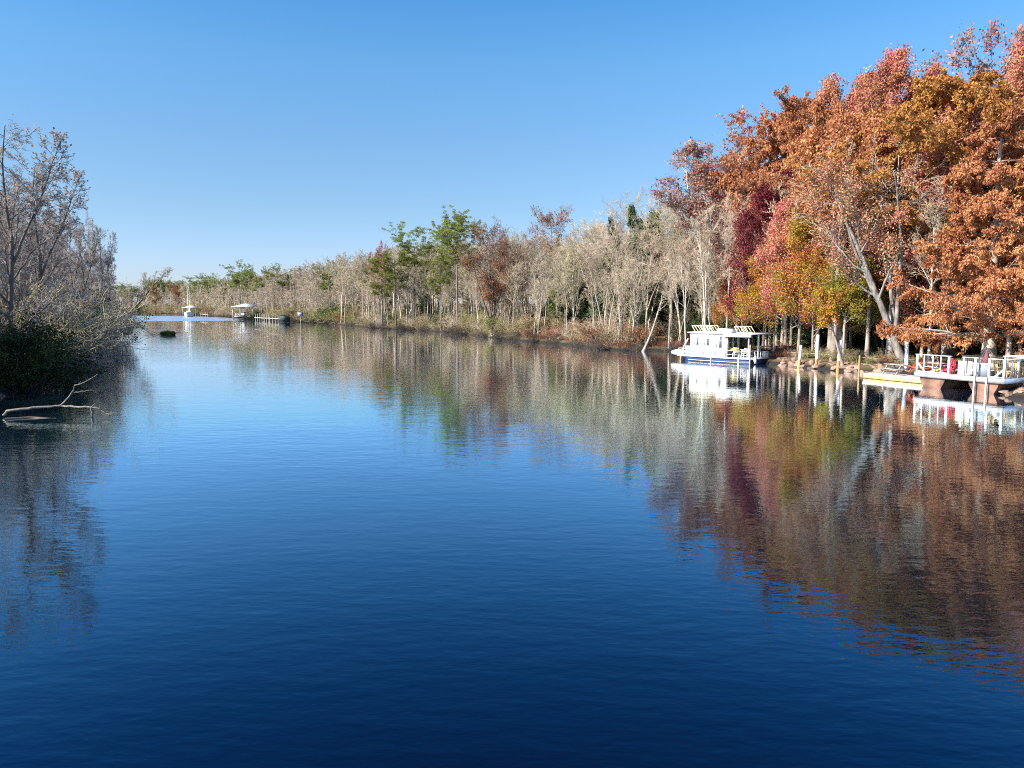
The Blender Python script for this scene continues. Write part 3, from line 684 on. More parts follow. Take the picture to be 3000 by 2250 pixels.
# bulkhead and riprap on the right bank
def wall_run(pts, z0, z1, w, name, label, mat, cat):
    e = empty(name, (0, 0, 0), 0, label, cat)
    m = MB()
    for a, b in zip(pts[:-1], pts[1:]): m.beam((*a, (z0+z1)/2), (*b, (z0+z1)/2), w, z1-z0)
    m.obj('boards', mat, e); c = MB()
    for a, b in zip(pts[:-1], pts[1:]): c.beam((*a, z1+.03), (*b, z1+.03), w*2.2, .055)
    c.obj('cap_board', plain('cap_wood', (.50, .38, .25)), e)
bp_ = [ground(u, v)[:2] for u, v in ((2290, 1062), (2340, 1067), (2400, 1070), (2470, 1076), (2530, 1084), (2600, 1088), (2680, 1092))]
wall_run(bp_, .3, 1.0, .07, 'bulkhead', 'low timber bulkhead along the shore behind the white pilings', plank('bulkhead_boards', (.20, .14, .10), .2, 0), 'bulkhead')
rngr = np.random.default_rng(5)
def rock_mesh(i):
    rg = np.random.default_rng(100+i); import bmesh
    bm = bmesh.new(); bmesh.ops.create_icosphere(bm, subdivisions=2, radius=1)
    ax = unit(rg.normal(size=(9, 3))); of = rg.uniform(.55, .9, 9)
    for v in bm.verts:
        c = np.array(v.co)
        for a_, o_ in zip(ax, of):
            dd = c@a_-o_
            if dd > 0: c = c-a_*dd
        v.co = c+rg.normal(0, .02, 3)
    me = bpy.data.meshes.new('rock'); bm.to_mesh(me); bm.free(); me.materials.append(bark('rock_stone', (.10, .065, .05), (.34, .23, .17), 1.2)); return me
RK = [rock_mesh(i) for i in range(6)]
L1 = RB[(RB[:, 1] > 52) & (RB[:, 1] < 76) & (RB[:, 0] > 18)]
for k in range(190):
    s_ = rngr.uniform(0, 1); u = 2300+s_*370; v = np.interp(u, [2290, 2347, 2458, 2530, 2650], [1070, 1076, 1086, 1094.5, 1099])+rngr.uniform(-8, 1.0)
    g = ground(u, v); sc = rngr.uniform(.14, .42)
    o = bpy.data.objects.new('rock', RK[k % 6]); COL.objects.link(o); o.location = (g[0], g[1], max(0, hz(g[0], g[1]))*.7-.02)
    o.scale = (sc*rngr.uniform(1, 1.7), sc, sc*rngr.uniform(.5, .9)); o.rotation_euler = (rngr.uniform(-.3, .3), rngr.uniform(-.3, .3), rngr.uniform(0, 6))
    tag(o, ('large' if sc > .32 else 'middling' if sc > .22 else 'small')+(' reddish grey riprap rock at the water ' if v > np.interp(u, [2290, 2347, 2458, 2530, 2650], [1070, 1076, 1086, 1094.5, 1099])-3 else ' reddish grey riprap rock up the slope ')+landmark2(u), 'rock', 'riprap rocks under the bulkhead')

# ---- dock
DX, DY, DR = 29.9, 46.5, math.atan2(.475, .88)
def dk_(x, y, z=0):
    c, s = math.cos(DR), math.sin(DR); return (DX+c*x-s*y, DY+s*x+c*y, z)
def bld_dock():
    zt = 1.0
    R = empty('floating_dock', dk_(0, 0), DR, 'raised white railed dock deck floating on rusty pontoon tanks', 'dock')
    MB().box(0, 8, -.02, 5.75, zt-.06, zt).obj('deck_boards', plank('dock_boards', (.30, .28, .27), .14, 0, .15), R)
    MB().box(-.06, 0, -.06, 5.8, zt-.30, zt+.01).box(0, 8, 5.75, 5.8, zt-.3, zt-.0).obj('fascia', plain('fascia_white', (.44, .415, .42), .6, .12), R)
    MB().box(0, 8, -.07, -.02, zt-.30, zt+.01).obj('fascia', plain('fascia_shade_blue', (.20, .28, .42), .6, .15), R)  # side fascia away from the sun: its shade is painted in as blue
    rust = plain('rusty_pontoon', (.21, .105, .07), .75, .5, 1.1)
    def tank(y0, y1, x1):
        m = MB(); b = .34
        m.loft([[(x, y, z) for y, z in ((y0, .72), (y1, .72), (y1-.05, .5), (y1-b, -.02), (y1-b, -.5), (y0+b*.9, -.5), (y0+b*.9, -.02), (y0+.05, .5))] for x in (.12, x1)])
        m.obj('pontoon', rust, R)
    tank(.35, 2.25, 5.5); tank(3.75, 5.55, 5.5)
    zr = zt+1.16
    def post(x, y, w, z1=zr): MB().box(x-w/2, x+w/2, y-w/2, y+w/2, zt, z1).obj('rail_post', WHITE, R)
    for y, w in ((5.68, .12), (5.2, .06), (4.6, .06), (4.05, .06), (3.5, .12), (2.52, .10), (1.78, .12), (.93, .12), (.03, .13)): post(.03, y, w)
    MB().box(-.06, .12, 3.35, 5.78, zr, zr+.05).box(-.03, .07, 3.5, 5.68, zt+.04, zt+.1).obj('top_rail', WHITE, R)
    MB().box(-.06, .12, 1.6, 2.6, zr, zr+.05).obj('top_rail', WHITE, R)
    MB().box(-.06, .12, -.05, .98, zr, zr+.05).box(-.03, .07, .03, .93, zt+.04, zt+.1).obj('top_rail', WHITE, R)
    for a, b_ in (((.03, 5.62, zt+.6), (.03, 5.1, zt+.05)), ((.03, 1.85, zt+.5), (.03, 2.4, zt+.02)), ((.03, .08, zt+.55), (.03, .65, zt+.03))):
        MB().beam(a, b_, .04, .10).obj('brace', WHITE, R)
    m = MB().box(0, 8, -.05, .06, zr, zr+.05)
    m.obj('top_rail', WHITE, R)
    for k in range(1, 9): post(.75*k, .0, .07 if k % 2 else .1)
    # rail at the back with balusters and the dark cap
    m = MB()
    for k in range(40): m.beam((4.9, .1+.14*k, zt+.06), (4.9, .1+.14*k, zt+.95), .035)
    m.obj('balusters', plain('baluster_grey', (.16, .15, .16)), R)
    MB().box(4.84, 4.98, 0, 5.7, zt+.95, zt+1.0).obj('back_rail', plain('dark_cap', (.06, .05, .05)), R)
    # swim ladder
    e = MB()
    for y in (1.72, .98): e.beam((-.14, y, -.7), (-.14, y, zt+.05), .075)
    for z in (-.15,): e.beam((-.14, 1.72, z), (-.14, .98, z), .05)
    e.obj('ladder', WHITE, R)
bld_dock()
R = empty('low_dock', dk_(2.1, 5.0), DR, 'low white floating dock with yellow side board carrying the picnic table', 'dock')
MB().box(0, 3.2, 0, 6.3, .30, .40).obj('deck_boards', plank('low_dock_boards', (.40, .375, .35), .15, 1, .15), R)
MB().box(-.05, 0, -.02, 6.35, .24, .41).obj('fascia', WHITE, R)
MB().box(-.03, .0, 0, 6.3, .02, .22).obj('side_board', plain('yellow_board', (.66, .46, .18), .6, .2), R)
MB().box(0, 3.1, .1, 6.2, -.3, .28).obj('float', plain('float_dark', (.12, .10, .09)), R)

def picnic(loc, rz, label, mat, sc=1):
    e = empty('picnic_table', loc, rz, label, 'picnic table', None, sc)
    t = MB()
    for k in range(5): t.box(-.9, .9, -.36+.148*k, -.36+.148*k+.135, .72, .76)
    t.obj('tabletop', mat, e)
    for y in (-.68, .68): MB().box(-.9, .9, y-.13, y-.01, .43, .47).box(-.9, .9, y+.01, y+.13, .43, .47).obj('bench', mat, e)
    for x in (-.62, .62):
        MB().beam((x, -.24, .72), (x, -.72, 0), .05, .11).beam((x, .24, .72), (x, .72, 0), .05, .11).beam((x, -.78, .40), (x, .78, .40), .05, .09).beam((x, -.34, .69), (x, .34, .69), .05, .07).obj('leg_frame', mat, e)
picnic(dk_(2.95, 9.2, .40), DR+1.4, 'weathered grey picnic table on the low white dock', plain('table_grey', (.40, .37, .33), .8, .25, 5))
picnic(dk_(2.2, 6.7, .72), DR+.9, 'bright orange red picnic table behind the white railing', plain('table_orange', (.62, .10, .03), .5))
picnic(dk_(.95, 5.0, 1.0), DR+1.3, 'white picnic table on the dock in front of the orange one', WHITE, .85)
plastic_chair(dk_(.65, 4.1, 1.0), DR+.5, 'pink red wooden chair with fan back, second from the cream panel', plain('chair_pink', (.78, .08, .15), .5), True)
plastic_chair(dk_(1.3, 4.9, 1.0), DR+.7, 'bright yellow fan-backed chair behind the pink red one', plain('chair_yellow', (.85, .62, .03), .5), True)
plastic_chair(dk_(1.25, 3.8, 1.0), DR-.4, 'crimson chair half hidden by the tall cream panel', plain('chair_crimson', (.62, .04, .07), .5), True)
e = empty('cream_counter', dk_(.35, 2.62, 1.0), DR, 'tall cream counter with slanted top standing on the white dock', 'counter')
MB().prism([(-.05, 0), (.5, 0), (.5, .82), (-.05, .92)], -.45, .45).obj('body', plain('cream_paint', (.66, .65, .52), .4, .04), e)
MB().box(.5, .62, -.42, .42, 0, .8).obj('back_panel', WHITE, e)
e = empty('chest', dk_(.5, 1.85, 1.0), DR, 'grey white chest with a white lid beside the cream counter', 'chest')
MB().box(-.1, .75, -.62, .62, 0, .76).obj('body', plain('chest_grey', (.26, .28, .33), .35, .06), e); MB().box(-.13, .78, -.65, .65, .76, .83).obj('lid', WHITE, e)
for i, (x, y, r_, lb) in enumerate(((.8, .9, .2, 'tan wooden slatted chair inside the dock corner railing'), (1.2, .35, -.4, 'tan slatted chair behind the one in the dock corner'), (1.95, .4, .3, 'honey coloured wooden chair seen through the side rail edged in shade blue'))):
    plastic_chair(dk_(x, y, 1.0), DR+1.2+r_, lb, plain('tan_wood', (.62, .46, .27), .6))
# folded umbrella with reddish cloth
e = empty('folded_umbrella', dk_(1.35, 1.9, 1.0), DR, 'closed maroon patio umbrella standing above the grey chest', 'umbrella')
MB().cyl((0, 0, 0), (0, 0, 1.62), .025).obj('pole', plain('pole', (.3, .3, .3)), e)
m = MB(); an = np.linspace(0, 2*math.pi, 16, endpoint=False)
m.loft([[(r*(1+.25*(k % 2))*math.cos(a), r*(1+.25*(k % 2))*math.sin(a), z) for k, a in enumerate(an)] for z, r in ((.62, .11), (.8, .14), (1.2, .12), (1.5, .06), (1.58, .02))])
m.obj('canopy', plain('maroon_cloth', (.20, .06, .07), .9), e)
# pavilion at the right edge
e = empty('pavilion', (0, 0, 0), 0, 'dark low-roofed waterside pavilion behind the dock with a tan corner post', 'pavilion')
a = np.array([xat(2895, 62), 62.]); zr_ = 2.9
MB().loft([[(x, y, z) for x, y in ((34.2, 53.5), (46, 50), (46.5, 60), (38.5, 62.5))] for z in (3.35, 3.55)] + [[(x, y, 4.05) for x, y in ((37, 56), (45, 53.6), (45, 57.5), (39.5, 59))]]).obj('roof', plain('black_roof', (.018, .017, .02), .6), e)
for x, y in ((34.9, 54.0), (38.9, 62), (41, 52.2)):
    MB().box(x-.13, x+.13, y-.13, y+.13, 0, 3.4).obj('post', plain('tan_post', (.52, .38, .30), .7), e)
MB().box(36, 45, 54.5, 54.65, 1.55, 1.75).obj('counter_edge', plain('red_edge', (.35, .07, .05), .6), e)
e = empty('high_bar_table', dk_(3.4, .3, 1.0), DR, 'long white topped bar table at the right end of the dock', 'table')
MB().box(-.4, 2.8, -.3, 1.5, 1.16, 1.22).obj('tabletop', WHITE, e)
for x, y in ((-.3, -.2), (-.3, 1.4), (1.2, -.2), (1.2, 1.4), (2.7, -.2), (2.7, 1.4)): MB().box(x-.04, x+.04, y-.04, y+.04, 0, 1.16).obj('leg', WHITE, e)

# ---- far boathouses
def boathouse(u, v, w, label, roofc, posts_h, peak, dpt=6., green=False, rz=0.):
    p = ground(u, v); e = empty('boathouse', p, rz, label, 'boathouse')
    h = posts_h
    pl = [(-w/2, 0), (w/2, 0), (w/2, dpt), (-w/2, dpt)]
    m = MB(); m.loft([[(x*1.15, dpt/2+(y-dpt/2)*1.15, h) for x, y in pl], [(x*1.15, dpt/2+(y-dpt/2)*1.15, h+.12) for x, y in pl], [(x*.06, dpt/2+(y-dpt/2)*.06, peak) for x, y in pl]])
    m.obj('roof', plain(roofc[0], roofc[1], .4, .05), e)
    for x, y in pl+[(0, dpt)]: MB().box(x-.12, x+.12, y-.12, y+.12, -.8, h).obj('post', plain('boathouse_post', (.48, .46, .42), .8), e)
    MB().box(-w/2-.2, -w*.12, 0, dpt, .95, 1.15).box(-w/2, w/2, dpt-.8, dpt, .95, 1.15).obj('deck', GREYW, e)
    m = MB()
    for x in (-w/2, w/2, 0): m.beam((x, .2, .9), (x, dpt, .9), .2)
    m.box(-w/2+.1, w/2-.1, dpt*.45, dpt*.5, -.2, .85)  # dark panel added among the beams for the shade below the deck
    for x in (-w/2, -w*.12): m.beam((x, 0, .1), (x+1.6, 0, .9), .12)
    m.obj('under_frame_and_shade', plain('dark_timber', (.05, .045, .04)), e)
    if green:
        MB().loft([[(x, y, z) for x, y in ((-w/2-.6, -.5), (w*.05, -.5), (w*.05, 1.5), (-w/2-.6, 1.5))] for z in (h-.45, h-.38)] + [[(x, y, h-.05) for x, y in ((-w/2+.9, .5), (w*.05, .5), (w*.05, 1.5), (-w/2+.9, 1.5))]]).obj('lower_roof', plain('green_roof', (.03, .16, .10), .5), e)
    return e, p
def motorboat(loc, rz, L, label, on='lift', name='motorboat', cab=(.03, .04, .07)):
    e = empty(name, loc, rz, label, 'boat')
    st = []
    for t in np.linspace(0, 1, 9):
        w = L*.17*(1-max(0, t-.45)**2*3.1); k = .0+.32*max(0, t-.5); s = L*.13+L*.05*t
        st.append([(t*L, w, s), (t*L, w*.88, s*.35+k*.5), (t*L, w*.15, k), (t*L, -w*.15, k), (t*L, -w*.88, s*.35+k*.5), (t*L, -w, s)])
    MB().loft(st).obj('hull', plain('gelcoat', (.80, .80, .80), .25, .03), e)
    MB().prism([(L*.22, L*.15), (L*.62, L*.17), (L*.54, L*.27), (L*.26, L*.28)], -L*.10, L*.10).obj('cabin', plain('cabin_white', (.72, .73, .75), .3), e)
    MB().prism([(L*.55, L*.18), (L*.62, L*.175), (L*.55, L*.265), (L*.5, L*.265)], -L*.105, L*.105).obj('windshield', plain('boat_glass', cab, .1), e)
    MB().box(-L*.07, 0, -L*.03, L*.03, L*.03, L*.2).obj('outboard', plain('outboard_black', (.03, .03, .035), .3), e)
    return e
e, p = boathouse(712, 936.7, 6.6, 'white hip roofed boathouse with green lower roof holding a boat', ('white_metal_roof', (.60, .595, .62)), 4.25, 5.45, 7, True)
motorboat((p[0]-.2, p[1]+1.6, 1.35), math.radians(-70), 5.6, 'white motorboat with dark windshield lifted inside the green edged boathouse')
for x, y, lb in ((-2.6, 1.0, 'white deck chair at the left end of the boathouse deck'), (-1.8, 1.2, 'white deck chair just inside the boathouse beside the lifted boat')):
    plastic_chair((p[0]+x, p[1]+y, 1.15), math.pi, lb, pw)
e, p = boathouse(555, 925.5, 5.4, 'small white roofed boathouse far upriver beside the sailboat', ('white_metal_roof', (.60, .595, .62)), 3.5, 4.6, 6)
q = ground(560, 927)
def sailboat():
    e = empty('sailboat', (q[0]+1.2, q[1]-3, 0), math.radians(-78), 'white sailboat with two tall masts moored far upriver', 'sailboat')
    st = []
    for t in np.linspace(0, 1, 9):
        w = 1.6*math.sin(math.pi*(.12+.88*(1-t)))**.6 if t > .1 else 1.25
        w = max(.06, w if t < .97 else .06)
        st.append([(t*8, w, 1.45+.5*t), (t*8, w*.9, .3), (t*8, w*.3, -.4), (t*8, -w*.3, -.4), (t*8, -w*.9, .3), (t*8, -w, 1.45+.5*t)])
    MB().loft(st).obj('hull', plain('gelcoat', (.80, .80, .80), .25, .03), e)
    MB().prism([(1.5, 1.5), (5.5, 1.8), (5.0, 2.4), (2.0, 2.3)], -.85, .85).obj('cabin', plain('cabin_white', (.72, .73, .75), .3), e)
    MB().box(1.9, 4.9, -.87, .87, 1.95, 2.2).obj('cabin_windows', plain('boat_glass', (.03, .04, .07), .1), e)
    for y, x, z in ((-.35, 3.4, 12.8), (.45, 4.2, 12.2)):
        MB().cyl((x, y, 1.8), (x, y, z), .13, .09, 8).obj('mast', plain('mast_white', (.80, .78, .72), .4), e)
        MB().beam((x, y, 2.9), (x-2.6, y, 2.8), .1).obj('boom', plain('mast_white', (.80, .78, .72), .4), e)
sailboat()
def pier(u0, v0, u1, v1, n, label, hp=2.4, z=.9, wide=1.2, name='pier'):
    a = ground(u0, v0); b = ground(u1, v1); e = empty(name, a, 0, label, 'pier'); d = b-a
    MB().beam((0, 0, z), (d[0], d[1], z), wide, .14).obj('deck', GREYW, e)
    for i in range(n):
        t = i/(n-1); x, y = d[0]*t, d[1]*t
        MB().cyl((x, y-wide/2, -.8), (x, y-wide/2, hp*(.85+.2*((i*37) % 5)/5)), .11, .09, 7).obj('post', plain('pier_post', (.42, .36, .30), .8), e)
pier(751, 938.5, 790, 941, 7, 'narrow pier with a row of tall thin posts right of the boathouse')
pier(792, 941.5, 826, 943.5, 5, 'low dark pier continuing toward the covered dock box', 1.7, .95)
pier(590, 927, 611, 929, 4, 'tiny pier with pale posts right of the far sailboat', 2.0, 1.0)
p = ground(833, 944)
e = empty('covered_dock_box', p, 0, 'dark open dock shelter with thin flat awning near the sign', 'shelter')
MB().box(-1.4, 1.2, 0, 2, .1, 2.1).obj('box_wall', plain('dark_green_wall', (.02, .035, .035), .7), e)
MB().box(-1.5, 1.3, -.1, 2.1, 2.1, 2.2).obj('deck', plain('dark_timber', (.05, .045, .04)), e)
MB().beam((-2.6, .5, 3.35), (3.6, .5, 3.1), 1.6, .12).obj('awning', plain('awning_brown', (.16, .12, .08), .8), e)
for x in (-.9, .4): MB().box(x, x+.14, .3, .44, 2.2, 3.25).obj('post', plain('boathouse_post', (.48, .46, .42), .8), e)
# sign in the water
p = ground(881.5, 962); e = empty('river_sign', p, 0, 'blank grey backed sign on a single post standing in the river', 'sign')
MB().box(-.65, .65, -.03, .0, 2.75, 3.6).obj('panel', plain('sign_back_grey', (.27, .27, .33), .55, .15), e)
MB().box(-.68, .68, -.045, .0, 3.55, 3.62).box(-.68, .68, -.045, 0, 2.73, 2.80).obj('panel_edge', plain('sign_edge', (.13, .13, .17), .5), e)
MB().cyl((0, .06, -1), (0, .06, 3.4), .085, .075, 10).obj('post', plain('sign_post', (.36, .32, .28), .8, .3, 2), e)
# little house glimpsed behind the trees
e = empty('house', (xat(2322, 96), 97, hz(xat(2322, 96), 97)), .3, 'cream walled house half hidden behind the trunks', 'house')
MB().box(-5, 5, 0, 6, 0, 3.3).obj('wall', plank('cream_siding', (.72, .68, .52), .2, 2, .05), e)
MB().prism([(-5.6, 3.2), (5.6, 3.2), (0, 5.6)], -.5, 6.5).obj('roof', plain('grey_shingle', (.16, .14, .13), .9), e)
for x in (-3.4, -.5, 2.6):
    w = MB().box(x, x+1, -.05, 0, 1.1, 2.3).obj('window', WHITE, e); MB().box(x+.08, x+.92, -.06, -.05, 1.18, 2.22).obj('pane', plain('dark_glass', (.012, .014, .018), .08), w)

# ------------------------------------------------------------------ trees
def put(T, name, x, y, h, rz, label, cat, group=None, w=1.0, z=None, mat=None, leafmat=None, parts=True):
    k = h/T['H']; z = hz(x, y) if z is None else z
    e = empty(name, (x, y, z), rz, label, cat, group, (k*w, k*w, k))
    link('trunk', T['trunk'], e, mat)
    if 'crown' in T: link('crown', T['crown'], e, leafmat)
    if 'foliage' in T: link('foliage', T['foliage'], e)
    if 'twigs' in T: link('twigs', T['twigs'], e)
    return e
def putpx(T, name, u, d, vtop, rz, label, cat, group=None, w=1.0, leafmat=None, z=None, mat=None):
    x = xat(u, d, 1.0)
    while z is None and hz(x, d) < .35: d += 1.5; x = xat(u, d, 1.0)      # keep trunks on the bank
    zz = hz(x, d) if z is None else z
    return put(T, name, x, d, ztop(vtop, d)-zz, rz, label, cat, group, w, zz, mat, leafmat)

dome_ = lambda t: .55+.65*np.sin(math.pi*np.clip(t*1.02, 0, 1))
BARE = [tree_meshes('bare%d' % i, 10+i, 15, .19, 'bare', cb=(.42, .5, .35, .55, .45)[i], nl=(13, 12, 15, 11, 13)[i], ll=.34, nb=6, ns=6, nt=3, tw=.019, trop=.10, ang=(40, 13), prof=dome_, wob=.03, wan=.2, fork=(2, 1, 3, 0, 2)[i], lean=((0, 0), (.08, .02), (-.05, .05), (.03, -.06), (-.1, 0))[i]) for i in range(5)]
BAREF = [tree_meshes('barefar%d' % i, 30+i, 14, .20, 'bare', cb=.3, nl=14, ll=.36, nb=6, ns=5, nt=2, tw=.045, trop=.07, ang=(52, 13), prof=dome_, wob=.025, fork=i, tmat=B_TWIG_L) for i in range(3)]
POLE = [tree_meshes('pole%d' % i, 35+i, 11, .085, 'bare', cb=.55, nl=9, ll=.22, nb=5, ns=4, nt=0, tw=.016, trop=.1, ang=(45, 14), wob=.04, lean=((0, 0), (.12, 0), (-.16, .03))[i], sides=5) for i in range(3)]
rng = np.random.default_rng(77)
# arclength along the banks
def bank(line, s, off, side):
    seg = np.diff(line, axis=0); L = np.linalg.norm(seg, axis=1); c = np.concatenate([[0], np.cumsum(L)])
    s = min(max(s, 0), c[-1]-1e-3); i = min(np.searchsorted(c, s, side='right')-1, len(seg)-1); t = (s-c[i])/L[i]
    p = line[i]+seg[i]*t; d = seg[i]/L[i]; nrm = np.array([d[1], -d[0]])*side
    return p+nrm*off
cumR = np.concatenate([[0], np.cumsum(np.linalg.norm(np.diff(RB, axis=0), axis=1))])
VU = [200, 350, 430, 560, 700, 800, 900, 960, 1060, 1130, 1250, 1400, 1500, 1600, 1700, 1760, 1850, 1950, 2050, 2150, 2260, 2340, 2450, 2550, 2650, 2750, 2850, 2950, 3100, 3600]
VV = [850, 850, 838, 828, 815, 800, 790, 770, 745, 735, 715, 700, 690, 690, 680, 650, 640, 610, 545, 500, 420, 350, 280, 270, 250, 235, 190, 110, 60, 60]
def skyline(u): return float(np.interp(u, VU, VV))

nb_ = 0
GB = 'leafless trees massed on the far bank'
lab_b = 'beige leafless tree in the crowded grey woodland along the far bank'
s_ = cumR[-1]
def far_ok(x, y): return y > 20
row = []
for off0, off1, st in ((1.5, 5, 4.2), (6, 11, 4.6), (12, 18, 5.5), (19, 27, 6.5), (29, 38, 8), (42, 60, 11)):
    s = cumR[8]
    while s < cumR[-1]-60:
        p = bank(RB, s+rng.uniform(-1.5, 1.5), rng.uniform(off0, off1), 1); u = ucol(p[0], p[1])
        dist = p[1]
        s += st*rng.uniform(.7, 1.3)*(1 if dist < 170 else 1.35 if dist < 260 else 1.7)
        if u > 2210 or u < 230: continue
        row.append((p, u, off0))
print('bare candidates', len(row))
STUFF_ROW = []
row.sort(key=lambda r: r[0][1])
for k, (p, u, off0) in enumerate(row):
    v = skyline(u)+rng.uniform(-18, 26)*(170/max(p[1], 90)); h = ztop(v, p[1])-.5
    if off0 < 5: h *= rng.uniform(.55, .95)
    h = min(max(h, 6.5), 20)
    far = p[1] > 190
    T = (BAREF[k % 3] if far else BARE[rng.integers(0, 5)])
    if nb_ < 200:
        nb_ += 1
        put(T, 'bare_tree', p[0], p[1], h, rng.uniform(0, 6.28), ('waterside' if off0 < 5 else 'second row' if off0 < 11 else 'deeper')+' beige leafless tree '+landmark(u), 'tree', GB, rng.uniform(.85, 1.2), mat=(B_DARK if rng.uniform() < .22 else None))
    else: STUFF_ROW.append((p, h, rng.uniform(0, 6.28)))
print('bare trees', nb_, 'stuff', len(STUFF_ROW))

# the rest of the leafless wood as one mass, further back and further upriver
LOWT = tree_meshes('woodmass', 91, 14, .20, 'bare', cb=.2, nl=12, ll=.34, nb=5, ns=4, nt=2, tw=.06, trop=.12, tmat=B_TWIG_L, sides=4)
def merged(name, items, T, mats, label):
    def arr(me):
        n = len(me.vertices); v = np.empty(n*3, np.float32); me.vertices.foreach_get('co', v)
        f = np.empty(len(me.polygons)*4, np.int32); me.polygons.foreach_get('vertices', f); return v.reshape(-1, 3), f.reshape(-1, 4)
    o = None
    m = MB(); A = [arr(T[k]) for k in ('trunk', 'crown') if k in T]
    for p, h, r in items:
        k = h/T['H']; c, s = math.cos(r), math.sin(r); z = hz(p[0], p[1])
        for v, f in A:
            w = np.stack([(v[:, 0]*c-v[:, 1]*s)*k*1.15+p[0], (v[:, 0]*s+v[:, 1]*c)*k*1.15+p[1], v[:, 2]*k+z], 1); m.add(w, f)
    o = m.obj(name, mats); tag(o, label, 'woodland', kind='stuff'); return o
for s0 in np.arange(cumR[8], cumR[-1], 5.5):
    for off in (58, 72, 88, 108):
        p = bank(RB, s0+rng.uniform(-3, 3), off+rng.uniform(-6, 6), 1); u = ucol(p[0], p[1])
        if not (150 < u < 3000) or p[1] < 75: continue
        STUFF_ROW.append((p, min(max(ztop(skyline(u)+rng.uniform(-4, 16), p[1])-.5, 8), 20 if u < 2250 else 26), rng.uniform(0, 6.28)))
merged('distant_woodland', STUFF_ROW, LOWT, B_TWIG_L, 'dense grey brown leafless woodland filling the depth behind the bank trees')

# ---- evergreen and coloured trees standing out of the leafless wood
PINE = [pine_meshes('pine0', 1, 20, .26, .60, 26, .22), pine_meshes('pine1', 2, 20, .24, .66, 20, .24, L_PINE, flatp=True), pine_meshes('pine2', 3, 18, .22, .5, 22, .22, L_PINE_Y)]
BROWN = [tree_meshes('brown%d' % i, 50+i, 17, .24, 'leaf', cb=.25, nl=20, ll=.33, nb=8, ns=6, nt=0, leaves=15000, lsize=.10, lmat=L_BROWN, bmat=B_DARK, fork=2*i, trop=.12) for i in range(2)]
MAPLE = [tree_meshes('maple%d' % i, 60+i, 15, .2, 'leaf', cb=.22, nl=20, ll=.36, nb=9, ns=7, nt=0, leaves=34000, lsize=.10, jit=.33, lmat=L_MAPLE, bmat=B_CYP, fork=(0, 2, 1)[i], trop=.08, ang=(55, 14)) for i in range(3)]
SPARSE = [tree_meshes('sparse%d' % i, 70+i, 16, .2, 'leaf', cb=.25, nl=18, ll=.36, nb=8, ns=7, nt=3, leaves=8000, lsize=.095, jit=.2, lmat=L_SPARSE, bmat=B_PALE, fork=1+i, trop=.1, tw=.016) for i in range(2)]
LOWMAPLE = tree_meshes('redclump', 81, 8, .12, 'leaf', cb=.3, nl=14, ll=.4, nb=7, ns=6, nt=0, leaves=7000, lsize=.13, lmat=L_CRIM, trop=.08)
PINES = [ # u, d, vtop, kind, width, label
 (1340, 146, 610, 0, 1.0, 'tallest green pine, round crown high above the grey wood beside a brown cypress'),
 (1215, 168, 653, 1, 1.5, 'wide flat-topped green pine left of the tallest pine'),
 (1292, 150, 720, 2, .9, 'smaller yellow green pine crown between the two large pines'),
 (1160, 160, 712, 2, 1.0, 'bushy yellow green pine below the wide flat-topped pine'),
 (1120, 150, 755, 2, 1.1, 'low yellow green pine with a bent limb at the left of the pine group'),
 (968, 215, 764, 1, .9, 'small round pine top rising over the pale wood left of a red crown'),
 (706, 285, 762, 1, 1.1, 'tall thin flat-topped pine directly behind the white roofed boathouse'),
 (726, 280, 782, 0, .8, 'second pine behind the boathouse, slightly lower and dark trunked'),
 (770, 270, 780, 1, 1.0, 'pale green pine right of the pair behind the boathouse'),
 (828, 255, 771, 1, 1.3, 'broad low pine crown midway between boathouse and the grey wood'),
 (590, 370, 800, 1, 1.2, 'flat round pine crown above the far sailboat'),
 (618, 368, 800, 1, 1.2, 'twin of the round crowned pine above the far sailboat, right one'),
 (640, 350, 815, 1, 1.2, 'smaller pine right of the twin round crowns far upriver'),
]
for u, d, v, k, w, lb in PINES: putpx(PINE[k], 'pine_tree', u, d, v, u*.7, lb, 'pine tree', 'pines rising over the far bank', w)
for k in range(26):
    u = rng.uniform(345, 700); d = np.interp(u, [300, 530, 700], [520, 455, 350])*rng.uniform(.95, 1.08); v = rng.uniform(812, 845)
    putpx(PINE[(0, 2, 2, 1)[k % 4]], 'pine_tree', u, d, v, rng.uniform(0, 6), 'small green pine in the row far upriver at the head of the reach', 'pine tree', 'distant pines at the head of the reach', rng.uniform(1.2, 1.7))
BROWNX = tree_meshes('browncypress', 57, 17, .26, 'leaf', cb=.25, nl=22, ll=.34, nb=8, ns=7, nt=2, leaves=9500, lsize=.10, lmat=L_BROWN, bmat=B_DARK, fork=4, fork_t=(.03, .2), trop=.06, ang=(52, 12), tw=.02, prof=dome_)
putpx(BROWNX, 'cypress_tree', 1437, 126, 650, .3, 'tall rusty brown cypress right of the tallest green pine, many dark trunks', 'cypress tree', None, 1.05)
putpx(BROWNX, 'cypress_tree', 1492, 132, 690, 1.3, 'lower rusty brown tree touching the right side of the tall brown cypress', 'tree', None, .8)
ROUND = tree_meshes('roundtop', 58, 17, .2, 'leaf', cb=.55, nl=22, ll=.25, nb=8, ns=6, nt=2, leaves=5000, lsize=.10, lmat=L_BROWN, bmat=B_DARK, trop=.05, ang=(58, 12), prof=lambda t: .7+.5*np.sin(math.pi*t))
putpx(ROUND, 'cypress_tree', 1608, 140, 606, 2.3, 'reddish round topped tree standing alone above the grey canopy', 'tree', None, 1.0)
putpx(SPARSE[0], 'maple_tree', 1095, 192, 738, 2.3, 'small dark red crown left of the pine group', 'maple tree', None, .6, L_CRIM)
